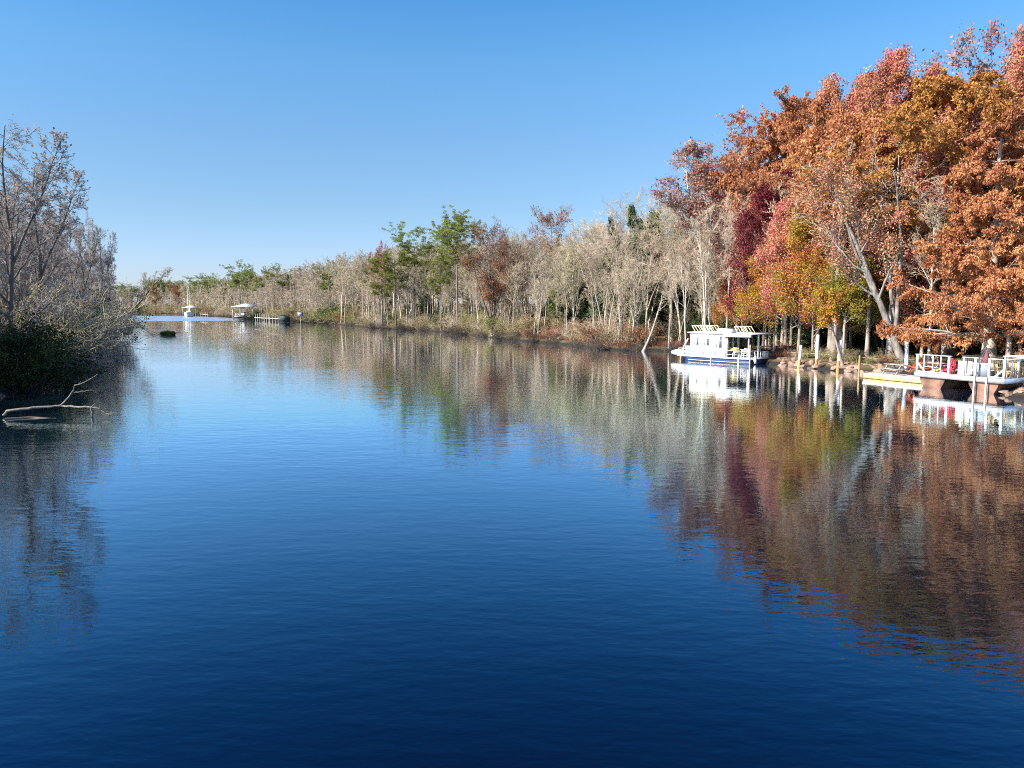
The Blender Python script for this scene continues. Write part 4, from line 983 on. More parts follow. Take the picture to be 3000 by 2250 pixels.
putpx(SPARSE[1], 'maple_tree', 1128, 182, 708, .3, 'crimson tipped crown touching the wide flat-topped pine', 'maple tree', None, .6, L_CRIM)
putpx(BROWN[0], 'brown_tree', 455, 400, 835, .3, 'distant orange brown crown far upriver left of the sailboat', 'tree', None, 1.1)
putpx(BROWN[1], 'brown_tree', 520, 400, 822, .3, 'distant reddish crown just left of the far boathouse', 'tree', None, 1.1)
EVER = [bush_meshes('evergreen%d' % i, 40+i, 4, 3, 16, 9000, .085, (L_MAGN, L_EVER)[i], B_DARK, 9, 6, .16) for i in range(2)]
LEAFY = [tree_meshes('evertree%d' % i, 85+i, 12, .16, 'leaf', cb=.12, nl=22, ll=.33, nb=8, ns=6, nt=0, leaves=15000, lsize=.12, lmat=L_MAGN, bmat=B_DARK, trop=.1) for i in range(2)]
for u, d, v, w, lb in ((1850, 108, 605, .55, 'dark glossy green crown of vines on a tall trunk above the grey canopy'), (1905, 102, 622, .7, 'dark green evergreen tree among pale trunks left of the rusty trees'),
                       (1790, 112, 640, .45, 'narrow dark evergreen top beside a bare spreading tree'), (1880, 98, 780, .8, 'mid height evergreen behind pale trunks'),
                       (1815, 103, 860, 1.2, 'low bright green evergreen between pale trunks')):
    putpx(LEAFY[int(u) % 2], 'evergreen_tree', u, d, v, u*.3, lb, 'evergreen tree', None, w)
putpx(BARE[1], 'bare_tree', 1795, 118, 545, 1, 'high thin bare tree with two leaders poking above the grey canopy', 'tree', None, .8, mat=B_GREY)
putpx(BARE[4], 'bare_tree', 1905, 118, 560, 3, 'thin wispy bare crown right of the two-leader tree', 'tree', None, .9)
for u, d, v, lb in ((1000, 200, 742, 'fine bare dark tree spreading left of a crimson crown'), (1010, 170, 800, 'pale leaning bare tree near the left pine group'), (905, 195, 800, 'white barked leaning tree right of the river sign')):
    putpx(BARE[3], 'bare_tree', u, d, v, 2.0, lb, 'tree', None, 1.3)

# ---- understory along the far bank
BUSH = [bush_meshes('bush0', 1, 3, 2.4, 18, 3800, .075, L_BUSH), bush_meshes('bush1', 2, 3, 2.6, 18, 4200, .075, L_RED), bush_meshes('bush2', 3, 3.2, 2.4, 18, 4200, .075, L_PINE_Y),
        bush_meshes('bush3', 4, 3, 2.2, 22, 0, .07, None, B_TWIG, 9, 6)]
BL = ['olive brown bush at the foot of the leafless wood', 'russet bush at the foot of the leafless wood', 'yellow green bush at the foot of the leafless wood', 'leafless twiggy grey bush at the foot of the leafless wood']
n_ = 0; s = cumR[8]
while s < cumR[-1]-80:
    for off in (rng.uniform(.6, 2.2), rng.uniform(3.5, 8), rng.uniform(9, 16)):
        p = bank(RB, s+rng.uniform(-1.5, 1.5), off, 1); u = ucol(p[0], p[1])
        if not 300 < u < 2150: continue
        if u > 1980 and off < 3: continue
        red = 1 if (1540 < u < 2150) else 0
        k = rng.choice([0, 1, 2, 3], p=[.2, .5, .06, .24] if red else [.42, .12, .13, .33])
        n_ += 1
        put(BUSH[k], 'bush', p[0], p[1], rng.uniform(1.6, 3.6)*(1.25 if off > 6 else 1)*(1 if p[1] < 200 else 1.3), rng.uniform(0, 6), BL[k].split(' at')[0]+(' at the waterline ' if off < 2.3 else ' set back ')+landmark(u), 'bush', BL[k].split(' at')[0]+'es on the bank', rng.uniform(1.0, 1.5))
    s += 3.6*(1 if p[1] < 160 else 1.6)
print('bushes', n_)
for u, v, h, lb in ((968, 949, 5.0, 'dark green rounded evergreen bush at the water left of a small stump'), (1300, 972, 3.6, 'dark green evergreen bush below the tallest pine'), (744, 938, 3.4, 'dark bush pressed against the boathouse right side'),
                    (1130, 962, 3.2, 'dark green low bush under the yellow green pines'), (400, 917, 4.5, 'bright green round bush at the head of the reach')):
    g = ground(u, v); put(EVER[0 if u not in (744,) else 1], 'evergreen_bush', g[0]+.5, g[1]+2.0, h, u, lb, 'bush', None, 1.25)

# ---- the autumn wood on the right
def near(T, name, u, d, v, rz, lb, cat, w=1., lm=None, mat=None): return putpx(T, name, u, d, v, rz, lb, cat, None, w, lm, None, mat)
CY1 = cypress_meshes('cypress_front', 3, 21, .5, .13, 70, .30, 150000, 'cone', L_CYP, lsize=.125)
CY2 = cypress_meshes('cypress_gold', 4, 24, .5, .30, 60, .30, 120000, 'dome', L_GOLD, lsize=.13)
CY3 = cypress_meshes('cypress_flat', 5, 22, .38, .45, 26, .30, 36000, 'flat', L_BROWN, lsize=.12, droop=.25, ang=(62, 10))
near(CY1, 'cypress_tree', 2895, 57, 345, .4, 'big rusty orange cypress with drooping sprays hanging over the white dock', 'cypress tree', 1.15)
near(CY2, 'cypress_tree', 2770, 66, 232, 1.4, 'tall golden brown domed cypress behind the rusty one', 'cypress tree', 1.25)
near(CY1, 'cypress_tree', 3080, 55, 380, 3.4, 'rusty cypress at the edge of the frame, right of the one over the dock', 'cypress tree', 1.1)
near(CY3, 'cypress_tree', 2390, 84, 262, 2.4, 'open brown cypress with tiered limbs against the sky', 'cypress tree', 1.15)
near(CY3, 'cypress_tree', 2235, 92, 355, .9, 'lower open rusty cypress left of the tiered brown one', 'cypress tree', 1.15, L_CYP)
near(CY2, 'cypress_tree', 2560, 76, 330, 2.9, 'brown gold cypress left of the golden dome', 'cypress tree', 1.0, L_BROWN)
BIG = tree_meshes('bigmaple', 7, 22, .34, 'leaf', cb=.25, nl=26, ll=.34, nb=10, ns=7, nt=0, leaves=80000, lsize=.10, jit=.3, lmat=L_PINK, fork=2, trop=.09, bmat=B_PALE)
BIG2 = tree_meshes('bigmaple2', 8, 22, .34, 'leaf', cb=.3, nl=24, ll=.32, nb=10, ns=7, nt=0, leaves=62000, lsize=.10, jit=.25, lmat=L_PINK, fork=3, trop=.11, bmat=B_PALE)
near(CY2, 'cypress_tree', 2335, 88, 300, 2.1, 'full rusty brown cypress top left of the pink orange sweetgum', 'cypress tree', .95, L_CYP)
near(CY2, 'cypress_tree', 2240, 92, 385, 5.1, 'rounded salmon brown cypress behind the burgundy crown', 'cypress tree', .85, L_SALMON)
near(BIG2, 'sweetgum_tree', 2440, 88, 235, .1, 'tall salmon sweetgum between brown cypress tops', 'sweetgum tree', .8, L_SALMON)
near(BIG, 'sweetgum_tree', 2690, 80, 190, 3.1, 'salmon crown filling the ridge left of the golden dome', 'sweetgum tree', .8, L_SALMON)
near(BIG, 'sweetgum_tree', 2960, 68, 62, .4, 'tallest red and orange sweetgum at the top corner above the golden cypress', 'sweetgum tree', .85)
near(BIG2, 'sweetgum_tree', 3130, 64, 20, 2.4, 'reddish sweetgum at the frame edge beyond the tallest one', 'sweetgum tree', .9)
near(BIG2, 'sweetgum_tree', 2590, 82, 165, 1.1, 'pink orange sweetgum whose two lobes top the ridge left of the golden dome', 'sweetgum tree', .8)
near(BIG, 'sweetgum_tree', 2510, 84, 200, 2.1, 'rosy sweetgum crown left of the two-lobed one', 'sweetgum tree', .65)
near(SPARSE[1], 'sweetgum_tree', 2760, 82, 118, .5, 'thin half bare pinkish tree rising behind the golden dome', 'sweetgum tree', .95)
near(SPARSE[0], 'sweetgum_tree', 2870, 80, 70, 2.5, 'sparse purplish tree beside the tallest sweetgum', 'sweetgum tree', .75)
near(BIG2, 'sweetgum_tree', 2985, 60, 375, 2.2, 'vivid crimson tree at the right edge between rusty cypresses', 'sweetgum tree', .5, L_CRIM)
near(MAPLE[0], 'maple_tree', 2255, 79, 500, .2, 'dark burgundy maple crown left of the yellow maples', 'maple tree', .85, L_BURG)
near(MAPLE[2], 'maple_tree', 2235, 77, 715, 2.2, 'orange maple crown in front of the burgundy tree foot', 'maple tree', 1.1)
near(MAPLE[1], 'maple_tree', 2290, 76, 640, 1.2, 'orange red maple under the burgundy crown', 'maple tree', 1.0)
near(MAPLE[0], 'maple_tree', 2400, 76, 500, 2.2, 'yellow orange maple right of the burgundy crown', 'maple tree', 1.05)
near(MAPLE[2], 'maple_tree', 2490, 73, 560, 3.2, 'yellow green maple behind the leaning pale trunk', 'maple tree', 1.0, L_OLIVE)
near(MAPLE[2], 'maple_tree', 2380, 71, 720, 4.2, 'lower orange maple over the white pilings', 'maple tree', 1.15)
near(MAPLE[1], 'maple_tree', 2470, 68, 740, 5.2, 'lower yellow green maple with red sprays beside the leaning trunk', 'maple tree', 1.1, L_OLIVE)
near(MAPLE[0], 'maple_tree', 2540, 72, 700, .7, 'orange maple directly behind the leaning pale tree', 'maple tree', 1.0)
near(MAPLE[1], 'maple_tree', 2190, 83, 740, 1.7, 'rusty orange maple behind the houseboat cabin', 'maple tree', .9)
near(MAPLE[2], 'maple_tree', 2120, 88, 800, 2.7, 'small orange maple behind the houseboat roof racks', 'maple tree', .9)
near(BIG, 'maple_tree', 2640, 72, 360, 1.7, 'salmon orange maple above the fork of the leaning pale tree', 'maple tree', .7)
near(BIG2, 'maple_tree', 2440, 82, 400, 4.7, 'pale orange maple between the burgundy crown and the leaning tree', 'maple tree', .8, L_MAPLE)
near(MAPLE[0], 'maple_tree', 2700, 68, 620, 4.7, 'red orange maple left of the rusty cypress over the dock', 'maple tree', .9, L_PINK)
near(SPARSE[0], 'sweetgum_tree', 2110, 92, 405, 5.0, 'half bare pinkish tree leaning left against the sky', 'sweetgum tree', 1.3)
near(SPARSE[1], 'sweetgum_tree', 2170, 90, 440, 1.0, 'half bare rosy tree left of the burgundy crown', 'sweetgum tree', 1.1)
# leaning multi-stem pale tree
LEAN = tree_meshes('leaning', 21, 19, .40, 'leaf', cb=.34, nl=14, ll=.34, nb=8, ns=6, nt=3, leaves=12000, lsize=.10, jit=.3, lmat=L_SALMON, fork=3, fork_t=(.03, .35), lean=(-.42, .06), curve=-.1, bmat=B_LEAN, trop=.10, tw=.014)
x_, y_ = xat(2648, 62.5, 1), 62.5
put(LEAN, 'leaning_tree', x_, y_, ztop(455, 62.5)-hz(x_, y_), 0, 'large pale barked tree leaning left over the bank beside the picnic table', 'tree')
x_, y_ = xat(2485, 62, 1), 63.5
LEAN2 = tree_meshes('leaning2', 23, 9, .2, 'leaf', cb=.5, nl=10, ll=.4, nb=7, ns=6, nt=0, leaves=5000, lsize=.13, lmat=L_MAPLE, lean=(-.33, 0), bmat=B_CYP)
put(LEAN2, 'leaning_tree', x_+.2, y_, ztop(850, 62)-hz(x_, y_), 0, 'short dark leaning trunk between the third piling and the thin post', 'tree')
# tall pale trunks
BIRCH = [tree_meshes('palebirch%d' % i, 25+i, 18, .17, 'bare', cb=.42, nl=14, ll=.3, nb=7, ns=6, nt=4, tw=.018, trop=.14, ang=(38, 10), bmat=B_PALE, fork=i, lean=((0, 0), (-.08, 0))[i]) for i in range(2)]
BIRCH.append(tree_meshes('leader', 28, 18, .14, 'bare', cb=.42, nl=12, ll=.3, nb=5, ns=3, nt=0, tw=.014, trop=.14, ang=(34, 10), bmat=B_PALE, fork=2, tmat=B_PALE))
for u, d, v, k, lb in ((2068, 84, 600, 1, 'pale bare tree whose trunk rises behind the left end of the houseboat'), (2128, 82, 560, 0, 'second pale trunk behind the houseboat cabin'), (2245, 78, 640, 1, 'slim white trunk with a fork above the houseboat porch'),
                       (2010, 84, 690, 1, 'pale leaning tree left of the houseboat cabin'), (1960, 90, 720, 0, 'bare pale tree with arching limbs left of the houseboat'), (2720, 60, 520, 0, 'straight pale trunk behind the dock railing'),
                       (2585, 74, 400, 2, 'fine bare whitish tree inside the salmon foliage'), (2500, 78, 360, 2, 'bare whitish leader against orange foliage'), (2680, 76, 330, 2, 'bare whitish limbs in front of the brown gold cypress')):
    near(BIRCH[k], 'pale_tree', u, d, v, u*.1 if k == 0 else 0, lb, 'tree', .95)
g = ground(1885, 1030); T = tree_meshes('leanstub', 29, 8.5, .2, 'bare', cb=.6, nl=7, ll=.25, nb=4, ns=3, nt=2, lean=(.3, 0), bmat=B_PALE, curve=.6)
put(T, 'leaning_tree', g[0], g[1]+.4, 7.2, 0, 'single pale trunk leaning right out of the waterline left of the houseboat', 'tree', z=-.1)

# filler: autumn wood behind
AL = [(MAPLE, L_MAPLE, 'orange yellow maple filling the autumn wood', 'maple_tree'), (MAPLE, L_CYP, 'rusty crown filling the autumn wood', 'autumn_tree'), (MAPLE, L_PINK, 'rosy crown filling the autumn wood', 'autumn_tree')]
for k in range(62):
    u = rng.uniform(2180, 3250); d = rng.uniform(70, 112) if u < 2700 else rng.uniform(64, 108)
    shore = np.interp(u, [2180, 2347, 2530, 3000], [82, 70, 64, 60])
    d = max(d, shore+2)
    Ts, lm, lb, nm = AL[rng.integers(0, 3)]; v = skyline(u)+rng.uniform(40, 330)
    near_ = putpx(Ts[rng.integers(0, 3)], nm, u, d, v, rng.uniform(0, 6), ('front ' if d < shore+12 else 'deep ')+lb.split(' filling')[0]+' '+landmark2(u), 'tree', lb.split(' filling')[0]+'s deep in the autumn wood', rng.uniform(.8, 1.15), lm)
TRK = tree_meshes('shadetrunk', 95, 17, .22, 'bare', cb=.5, nl=12, ll=.28, nb=5, ns=4, nt=2, tw=.03, bmat=B_CYP)
for k in range(46):
    u = rng.uniform(2050, 3150); shore = np.interp(u, [2050, 2180, 2347, 2530, 3000], [88, 80, 69, 63, 58]); d = shore+rng.uniform(1.5, 26)
    putpx(TRK, 'slender_tree', u, d, max(skyline(u)+120, 330), rng.uniform(0, 6), ('slender grey trunk near the shore ' if d < shore+9 else 'slender grey trunk deep in shade ')+landmark2(u), 'tree', 'grey trunks under the autumn crowns', rng.uniform(.8, 1.5))
for k in range(60):
    u = rng.uniform(2030, 3200); shore = np.interp(u, [2050, 2180, 2347, 2530, 3000], [88, 80, 70, 66, 60]); d = shore+rng.uniform(5, 26)
    x = xat(u, d, 1); kk = rng.integers(0, 4)
    T, lb = ((EVER[0], 'glossy green understory bush behind the shore trunks'), (EVER[1], 'dark evergreen understory bush behind the shore trunks'), (BUSH[2], 'yellow green understory bush behind the shore trunks'), (EVER[0], 'glossy green understory bush behind the shore trunks'))[kk]
    put(T, 'understory_bush', x, d, rng.uniform(1.6, 4.5), rng.uniform(0, 6), lb.split(' behind')[0]+(' near the shore ' if d < shore+13 else ' set back ')+landmark2(u), 'bush', lb.split(' behind')[0]+'es under the autumn wood', rng.uniform(1, 1.4))
# back screen of dense evergreen and mixed wood behind the autumn trees, one mass
EV_LOW = tree_meshes('massgreen', 97, 12, .2, 'leaf', cb=.1, nl=16, ll=.36, nb=6, ns=4, nt=0, leaves=3500, lsize=.28, jit=.4, lmat=L_EVER, trop=.06)
EV_LOW.pop('twigs')
items = []
for k in range(120):
    u = rng.uniform(1700, 3500); d = rng.uniform(112, 150) if u < 2700 else rng.uniform(100, 135)
    items.append((np.array([xat(u, d, 1), d]), rng.uniform(7, 13), rng.uniform(0, 6)))
merged('distant_evergreen_wood', items, EV_LOW, L_MAGN, 'dark green undergrowth and evergreen mass deep behind the autumn trees')

# ---- left bank
LT = [tree_meshes('leftbare%d' % i, 110+i, 15, .19, 'bare', wob=.04, cb=.15, nl=20, ll=.36, nb=7, ns=7, nt=4, tw=.016, trop=.06, ang=(48, 14), wan=.2, tmat=B_TWIG_G, bmat=B_DARK if i % 2 else B_GREY, fork=i % 3,
      leaves=(0, 250, 500)[i], lmat=L_BROWN, lsize=.09, lean=((0, 0), (.12, -.03), (.05, .05))[i]) for i in range(3)]
VLu = [-600, -200, 0, 60, 110, 170, 230, 265, 300, 330, 360]; VLv = [150, 200, 330, 400, 500, 590, 650, 690, 730, 770, 800]
GL = 'bare twiggy trees crowding the left bank'
cumL = np.concatenate([[0], np.cumsum(np.linalg.norm(np.diff(LB, axis=0), axis=1))])
k = 0
for o0, o1, st in ((1.5, 4, 6), (5, 9, 8), (11, 17, 12)):
    s = cumL[3]+6
    while s < cumL[-1]-25:
        p = bank(LB, s+rng.uniform(-1, 1), rng.uniform(o0, o1), 1); s += st*rng.uniform(.75, 1.25)
        u = ucol(p[0], p[1])
        if p[1] < 24 or u < -1500: continue
        v = float(np.interp(u, VLu, VLv))+rng.uniform(0, 90); h = min(max(ztop(v, p[1])-.5, 5), 19)
        if o0 < 4: h *= rng.uniform(.5, .85)
        k += 1
        put(LT[k % 3], 'bare_tree', p[0], p[1], h, rng.uniform(0, 6.28), ('waterside' if o0 < 5 else 'second row' if o0 < 10 else 'deeper')+' tangled bare tree '+('at the left frame edge' if u < 60 else 'behind the dark thicket on the left bank' if u < 210 else 'toward the left point'), 'tree', GL, rng.uniform(.85, 1.15))
print('left trees', k)
for u, d, v, kk, w, lb in ((20, 52, 330, 1, 1.0, 'tallest bare tree on the left bank, its curved tip leaning right at the frame edge'), (105, 62, 455, 1, 1.0, 'dark forked bare tree at the middle of the left bank'),
                           (275, 98, 600, 0, .5, 'thin bare tree with a Y shaped top near the point of the left bank'), (300, 100, 660, 1, .6, 'slender curved tree with sparse dark leaves on the left point'),):
    putpx(LT[kk], 'bare_tree', u, d, v, 0, lb, 'tree', None, w)
for i, (u, d, v, w) in enumerate(((305, 112, 700, .7), (325, 118, 735, .7), (290, 104, 690, .7), (330, 121, 790, .8), (240, 92, 640, .7), (310, 114, 820, .8), (290, 96, 760, 1.2), (215, 84, 650, .8), (180, 76, 600, .8))):
    putpx(LT[i % 3], 'bare_tree', u, d, v, i*1.7, ('tall ' if v < 640 else 'middling ' if v < 745 else 'low ')+'grey twiggy tree '+('near the tip of the left point' if u > 300 else 'a little left of the point tip' if u > 250 else 'between the thicket and the left point'), 'tree', 'bare trees at the left point', w)
LL = tree_meshes('leftlean', 120, 11, .22, 'bare', cb=.45, nl=10, ll=.3, nb=7, ns=6, nt=5, lean=(.75, .1), curve=-.3, bmat=B_DARK, tmat=B_TWIG_L, tw=.016)
x_ = xat(320, 108, 1); put(LL, 'leaning_tree', x_, 108, ztop(752, 108)-.6, 0, 'dark tree leaning far right over the water from the left point', 'tree')
for u, d, h, w, kk, lb in ((165, 78, 4.6, 1.2, 1, 'dark evergreen bush at the back of the shaded left thicket'), (90, 60, 4.4, 1.3, 1, 'dark evergreen bush in the middle of the shaded left thicket'), (40, 50, 4.0, 1.3, 1, 'dark evergreen bush low over the water in front of the left thicket'),
                        (150, 66, 3.8, 1.3, 1, 'dark evergreen bush bulging right over the waterline'), (-60, 50, 5.0, 1.4, 1, 'dark evergreen bush at the left frame edge'), (95, 50, 3.4, 1.6, 1, 'lowest dark evergreen bush dipping to the water behind the fallen branch'),
                        (288, 112, 6.8, .9, 1, 'dark rounded evergreen bush on the left point'), (318, 118, 5.6, .8, 1, 'outermost dark evergreen bush at the tip of the left point'), (215, 84, 3.6, 1.5, 1, 'low dark bush below the bare brush on the left point'),
                        (250, 92, 7.5, 1.0, 0, 'greenish bush behind the bare brush on the left bank'), (265, 100, 5.0, 1.3, 1, 'dark shaded bush between the brush and the left point'), (245, 92, 3.2, 1.5, 1, 'low dark evergreen dipping to the water before the left point'), (180, 74, 4.2, 1.5, 1, 'dark evergreen bush filling the middle waterline of the left bank'), (0, 58, 5.0, 1.4, 1, 'dark evergreen bush behind the nearest one on the left')):
    x = xat(u, d, 1)
    put(EVER[kk], 'evergreen_bush', x, d, h, u, lb, 'bush', None, w, z=max(0., hz(x, d))-.1)
BR = bush_meshes('brush', 9, 4, 3.2, 30, 0, .07, None, B_TWIG, 10, 7, tw=.013, spread=(38, 12))
for i, (u, d, h) in enumerate(((262, 92, 4.), (225, 84, 4.), (200, 80, 4.), (150, 74, 6.), (110, 70, 7.), (60, 64, 7.), (245, 98, 6.5), (180, 88, 8), (20, 60, 8))):
    x = xat(u, d, 1)
    put(BR, 'brush', x, d, h, i*1.3, 'pale tangled leafless brush '+('at the tip of the left point' if u > 255 else 'just left of the left point' if u > 220 else 'above the dark thicket' if u > 120 else 'at the left frame edge')+(', lower' if h < 5 else ''), 'bush', 'leafless brush on the left bank', 1.3, z=max(0, hz(x, d))-.1)
for k in range(24):
    s = cumL[4]+rng.uniform(0, 1)*(cumL[-2]-cumL[4]); p = bank(LB, s, rng.uniform(2, 16), 1)
    if p[1] < 30: continue
    put((BR, BUSH[3], BUSH[0], EVER[1])[k % 4], 'thicket_bush', p[0], p[1], rng.uniform(3, 6), k, 'mixed thicket bush filling the shade between the left bank trunks', 'bush', 'thicket bushes on the left bank', 1.3)
# dead branch in the water
def limb(m, pts, r0, r1, n=7):
    P = np.array(pts, float); t = np.linspace(0, 1, len(P)); tt = np.linspace(0, 1, len(P)*3)
    Q = np.stack([np.interp(tt, t, P[:, i]) for i in range(3)], 1); Q += np.random.default_rng(len(P)).normal(0, .012, Q.shape)
    m.tubes(Q[None], np.linspace(r0, r1, len(Q))[None], n); return m
def wp(u, v, d): # point at distance d whose height puts it on image row v
    z = ztop(v, d); return (xat(u, d, z), d, z)
d0 = 37.6
e = empty('fallen_branch', (0, 0, 0), 0, 'pale dead branch lying on the water at the left with one fork raised', 'branch')
m = MB(); limb(m, [wp(10, 1216, d0), wp(22, 1204, d0), wp(90, 1196, d0+.2), wp(150, 1190, d0+.4), wp(178, 1189, d0+.5), wp(225, 1192, d0+.2), wp(268, 1192, d0), wp(290, 1196, d0), wp(305, 1207, d0)], .07, .03)
m.obj('main_limb', B_GREY2, e, True)
m = MB(); limb(m, [wp(176, 1189, d0+.5), wp(196, 1170, d0+.3), wp(212, 1150, d0+.2), wp(220, 1128, d0), wp(240, 1124, d0-.2), wp(258, 1115, d0-.3), wp(286, 1096, d0-.5)], .045, .015, 5)
limb(m, [wp(232, 1124, d0-.1), wp(237, 1116, d0)], .02, .01, 4); limb(m, [wp(214, 1150, d0+.2), wp(245, 1146, d0), wp(270, 1142, d0), wp(280, 1150, d0)], .025, .012, 4)
m.obj('raised_fork', B_GREY2, e, True)
m = MB(); limb(m, [wp(268, 1193, d0), wp(270, 1210, d0), wp(268, 1222, d0)], .05, .06, 6); limb(m, [wp(270, 1192, d0), wp(280, 1180, d0)], .025, .01, 4); limb(m, [wp(292, 1196, d0), wp(294, 1183, d0)], .025, .01, 4)
limb(m, [wp(290, 1198, d0), wp(310, 1212, d0), wp(336, 1210, d0-.3)], .04, .012, 5); limb(m, [wp(300, 1216, d0-.3), wp(330, 1214, d0-.5), wp(322, 1208, d0)], .015, .01, 4)
m.obj('root_twigs', B_DARK, e, True)
e = empty('sunken_log', (0, 0, 0), 0, 'thin half sunken log just in front of the fallen branch', 'log'); m = MB(); limb(m, [tuple(ground(14, 1229)+[0, 0, .02]), tuple(ground(90, 1224)+[0, 0, .03]), tuple(ground(165, 1225)+[0, 0, -.05])], .06, .04); m.obj('log', B_DARK, e, True)
# grassy clump in mid river
g = ground(492, 982)
GR = MB(); rg = np.random.default_rng(3); n = 2600
a = rg.uniform(0, 6.28, n); r = np.sqrt(rg.uniform(0, 1, n)); bx = np.stack([r*np.cos(a)*1.15, r*np.sin(a)*.8, np.full(n, -.05)], 1)
tip = bx*np.array([1.25, 1.25, 0])+np.stack([rg.normal(0, .12, n), rg.normal(0, .12, n), rg.uniform(.4, 1.15, n)*(1-.35*r)], 1)
GR.add(np.stack([bx+[.02, 0, 0], bx-[.02, 0, 0], tip], 1).reshape(-1, 3), np.arange(n*3).reshape(-1, 3), rg.uniform(0, 1, n))
e = empty('grass_clump', g, 0, 'dark tussock of grass alone in mid river with a low stick', 'grass clump'); GR.obj('blades', L_EVER, e)
m = MB(); limb(m, [(-1.0, 0, .08), (-2.6, .2, .12), (-4.2, .3, .04)], .07, .02, 5); m.obj('stick', B_DARK, e, True)
g = ground(1812, 1026); e = empty('birdhouse_post', (g[0], g[1]+.3, 0), 0, 'thin pale post with small box top at the waterline before russet brush', 'post')
hh = ztop(955, g[1]); MB().cyl((0, 0, -.5), (.1, 0, hh-.3), .05, .045, 7).obj('post', B_PALE, e); MB().prism([(-.15, hh-.32), (.35, hh-.32), (.35, hh-.05), (.1, hh+.15), (-.15, hh-.05)], -.15, .15).obj('box', plain('grey_box', (.3, .29, .28)), e)
# marsh grass fringe
def fringe(line, s0, s1, n, name, label, mat, side, hh):
    rg = np.random.default_rng(n); P = np.array([bank(line, rg.uniform(s0, s1), 1.0+abs(rg.normal(.2, 1.0)), side) for _ in range(n)])
    z = height(P); n = len(P); b0 = np.column_stack([P, z-.02]); tip = b0+np.stack([rg.normal(0, .18, n), rg.normal(0, .18, n), rg.uniform(.3, 1, n)*hh], 1)
    o = MB().add(np.stack([b0+[.03, 0, 0], b0-[.03, 0, 0], tip], 1).reshape(-1, 3), np.arange(n*3).reshape(-1, 3), rg.uniform(0, 1, n)).obj(name, mat)
    tag(o, label, 'grass', kind='stuff')
fringe(RB, cumR[11], cumR[20], 15000, 'marsh_grass', 'dry russet grass fringing the water along the near right bank', L_RED, 1, .75)
POLR = np.random.default_rng(12)
for k in range(230):
    s_ = cumR[10]+POLR.uniform(0, 1)**1.25*(cumR[-8]-cumR[10]); o_ = POLR.uniform(1.2, 10); p = bank(RB, s_, o_, 1); u = ucol(p[0], p[1])
    if u < 640 or u > 2080: continue
    put(POLE[k % 3], 'sapling', p[0], p[1], POLR.uniform(5, 11.5), POLR.uniform(0, 6), ('pale thin pole tree at the waterline ' if o_ < 4 else 'pale thin pole tree inland ')+landmark(u), 'sapling', 'thin pale pole trees on the far bank', POLR.uniform(.9, 1.4))
for k in range(90):
    p = bank(RB, cumR[9]+POLR.uniform(0, 1)*(cumR[-6]-cumR[9]), POLR.uniform(-.5, .5), 1); u = ucol(p[0], p[1])
    if u < 500 or u > 2200: continue
    put(BUSH[3], 'snag_brush', p[0], p[1], POLR.uniform(.8, 2.0), POLR.uniform(0, 6), 'dark tangle of roots at the waterline '+landmark(u), 'brush', 'root tangles along the far waterline', 1.7, z=-.1, mat=B_DARK)
for k in range(26):
    s_ = cumR[12]+POLR.uniform(0, 1)*(cumR[-9]-cumR[12]); p = bank(RB, s_, POLR.uniform(7, 22), 1); u = ucol(p[0], p[1])
    put(LEAFY[k % 2], 'evergreen_tree', p[0], p[1], POLR.uniform(4, 9), k, 'small evergreen among the bare trunks '+landmark(u), 'evergreen tree', 'evergreens scattered in the leafless wood', POLR.uniform(.8, 1.4), leafmat=(L_MAGN, L_BUSH, L_OLIVE2)[k % 3])
fringe(RB, cumR[20], cumR[-3], 20000, 'bank_grass', 'dull olive grass and twigs fringing the far bank', L_BUSH, 1, .9)

def cover(n, label):
    rg = np.random.default_rng(n); u = rg.uniform(2180, 3100, n); sh = np.interp(u, [2180, 2347, 2530, 3000], [82, 69.5, 64, 58]); d = sh+rg.uniform(.2, 14, n)
    P = np.stack([(u-1500)/F*(d*cp+4*sp), d], 1); ok = noise2(P[:, 0]*2.1, P[:, 1]*2.3) > -.15; P = P[ok]; n = len(P); z = height(P); k = z > .35; P, z = P[k], z[k]; n = len(P)
    b0 = np.column_stack([P, z-.02]); a_ = rg.uniform(0, 6.28, n); dd = np.stack([np.cos(a_), np.sin(a_), np.zeros(n)], 1)*.05
    tip = b0+np.stack([rg.normal(0, .12, n), rg.normal(0, .12, n), rg.uniform(.12, .5, n)], 1)
    tag(MB().add(np.stack([b0+dd, b0-dd, tip], 1).reshape(-1, 3), np.arange(n*3).reshape(-1, 3), rg.uniform(0, 1, n)).obj('ground_cover', L_OLIVE2), label, 'ground cover', kind='stuff')
cover(60000, 'low yellow green ground cover and leaf litter between the shore trunks')

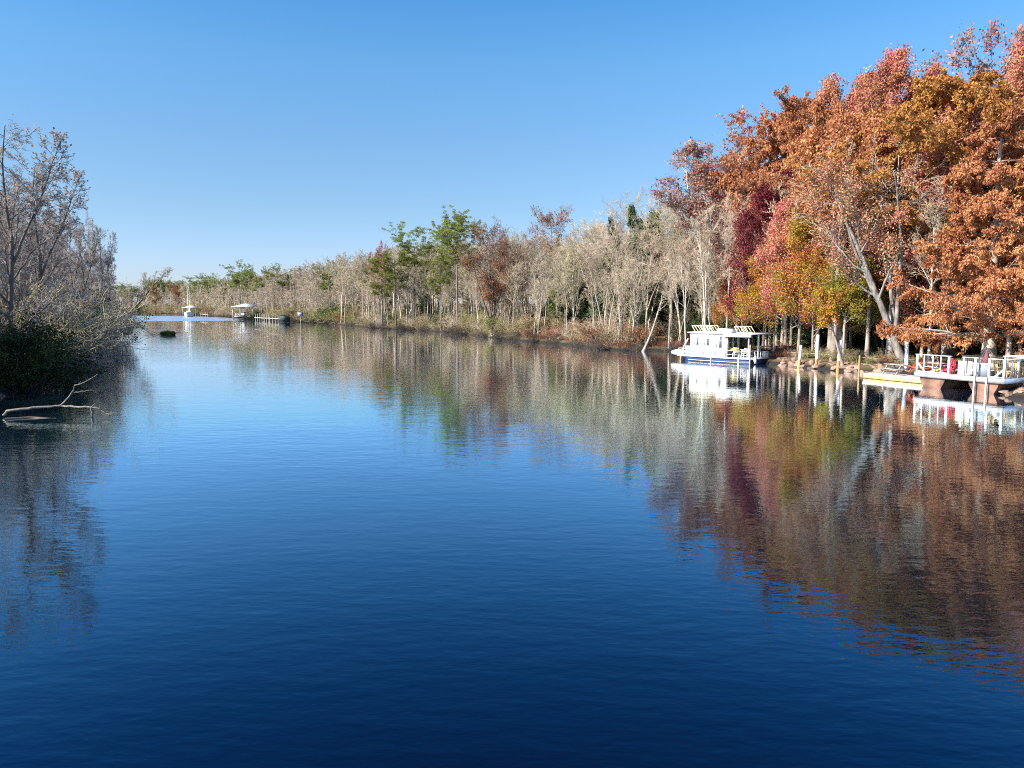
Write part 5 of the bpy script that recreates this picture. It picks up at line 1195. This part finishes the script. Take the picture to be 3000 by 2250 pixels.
for i, (u, d, h, kk, lb) in enumerate(((2285, 73.5, 1.3, 3, 'dark brush added for the shade beside the houseboat porch'), (2312, 72, 1.0, 3, 'low dark sticks added for the shade left of the first white piling'), (2965, 49, 1.5, 3, 'dark tangled brush under the right end of the dock'),  # brush and sticks by the porch are added, dark to stand for black shade
        (3010, 47, 1.7, 3, 'dark brush under the dock at the frame edge'), (2925, 52, 1.3, 3, 'dim brush behind the right pontoon'), (2990, 51, 1.8, 0, 'olive bush beneath the dock side'), (2850, 54, 1.0, 3, 'dark roots behind the left pontoon gap'),
        (2300, 75, 1.6, 1, 'russet bush behind the gangway'), (2600, 63, 1.0, 1, 'reddish low bush behind the low dock'))):
    x = xat(u, d, 0); put(BUSH[kk], 'shore_brush', x, d, h, i*1.1, lb, 'bush', None, 1.5, z=max(-.1, min(hz(x, d), .5)), mat=B_DARK if kk == 3 else None)
rgk = np.random.default_rng(8)
for k in range(40):
    u = rgk.uniform(2262, 2340) if k < 26 else rgk.uniform(2940, 3040); v = (np.interp(u, [2262, 2340], [1066, 1076]) if k < 26 else 1166)+rgk.uniform(-10, 2); g = ground(u, v); sc = rgk.uniform(.15, .4)
    o = bpy.data.objects.new('rock', RK[k % 6]); COL.objects.link(o); o.location = (g[0], g[1], max(0, hz(g[0], g[1]))*.8-.02); o.scale = (sc*rgk.uniform(1, 1.7), sc, sc*rgk.uniform(.5, .9)); o.rotation_euler = (0, 0, rgk.uniform(0, 6))
    tag(o, ('large' if sc > .28 else 'small')+' riprap rock '+('between the porch and the first white piling' if k < 26 else 'under the right end of the railed dock'), 'rock', 'riprap rocks under the bulkhead')

for i in range(16):
    u = 2350+i*23+rgk.uniform(-6, 6); v = float(np.interp(u, [2347, 2458, 2530, 2650, 2720], [1066, 1075, 1084, 1090, 1094]))+rgk.uniform(-5, 3); g = ground(u, v); kk = (0, 2, 3, 1)[i % 4]
    put(BUSH[kk], 'shore_brush', g[0], g[1], rgk.uniform(.5, 1.3), i*1.3, ('dull olive', 'yellow green', 'leafless', 'russet')[i % 4]+' low brush among the riprap '+landmark2(u), 'bush', 'low brush among the riprap', 1.5, z=max(0., hz(g[0], g[1]))-.05, mat=B_DARK if kk == 3 else None)
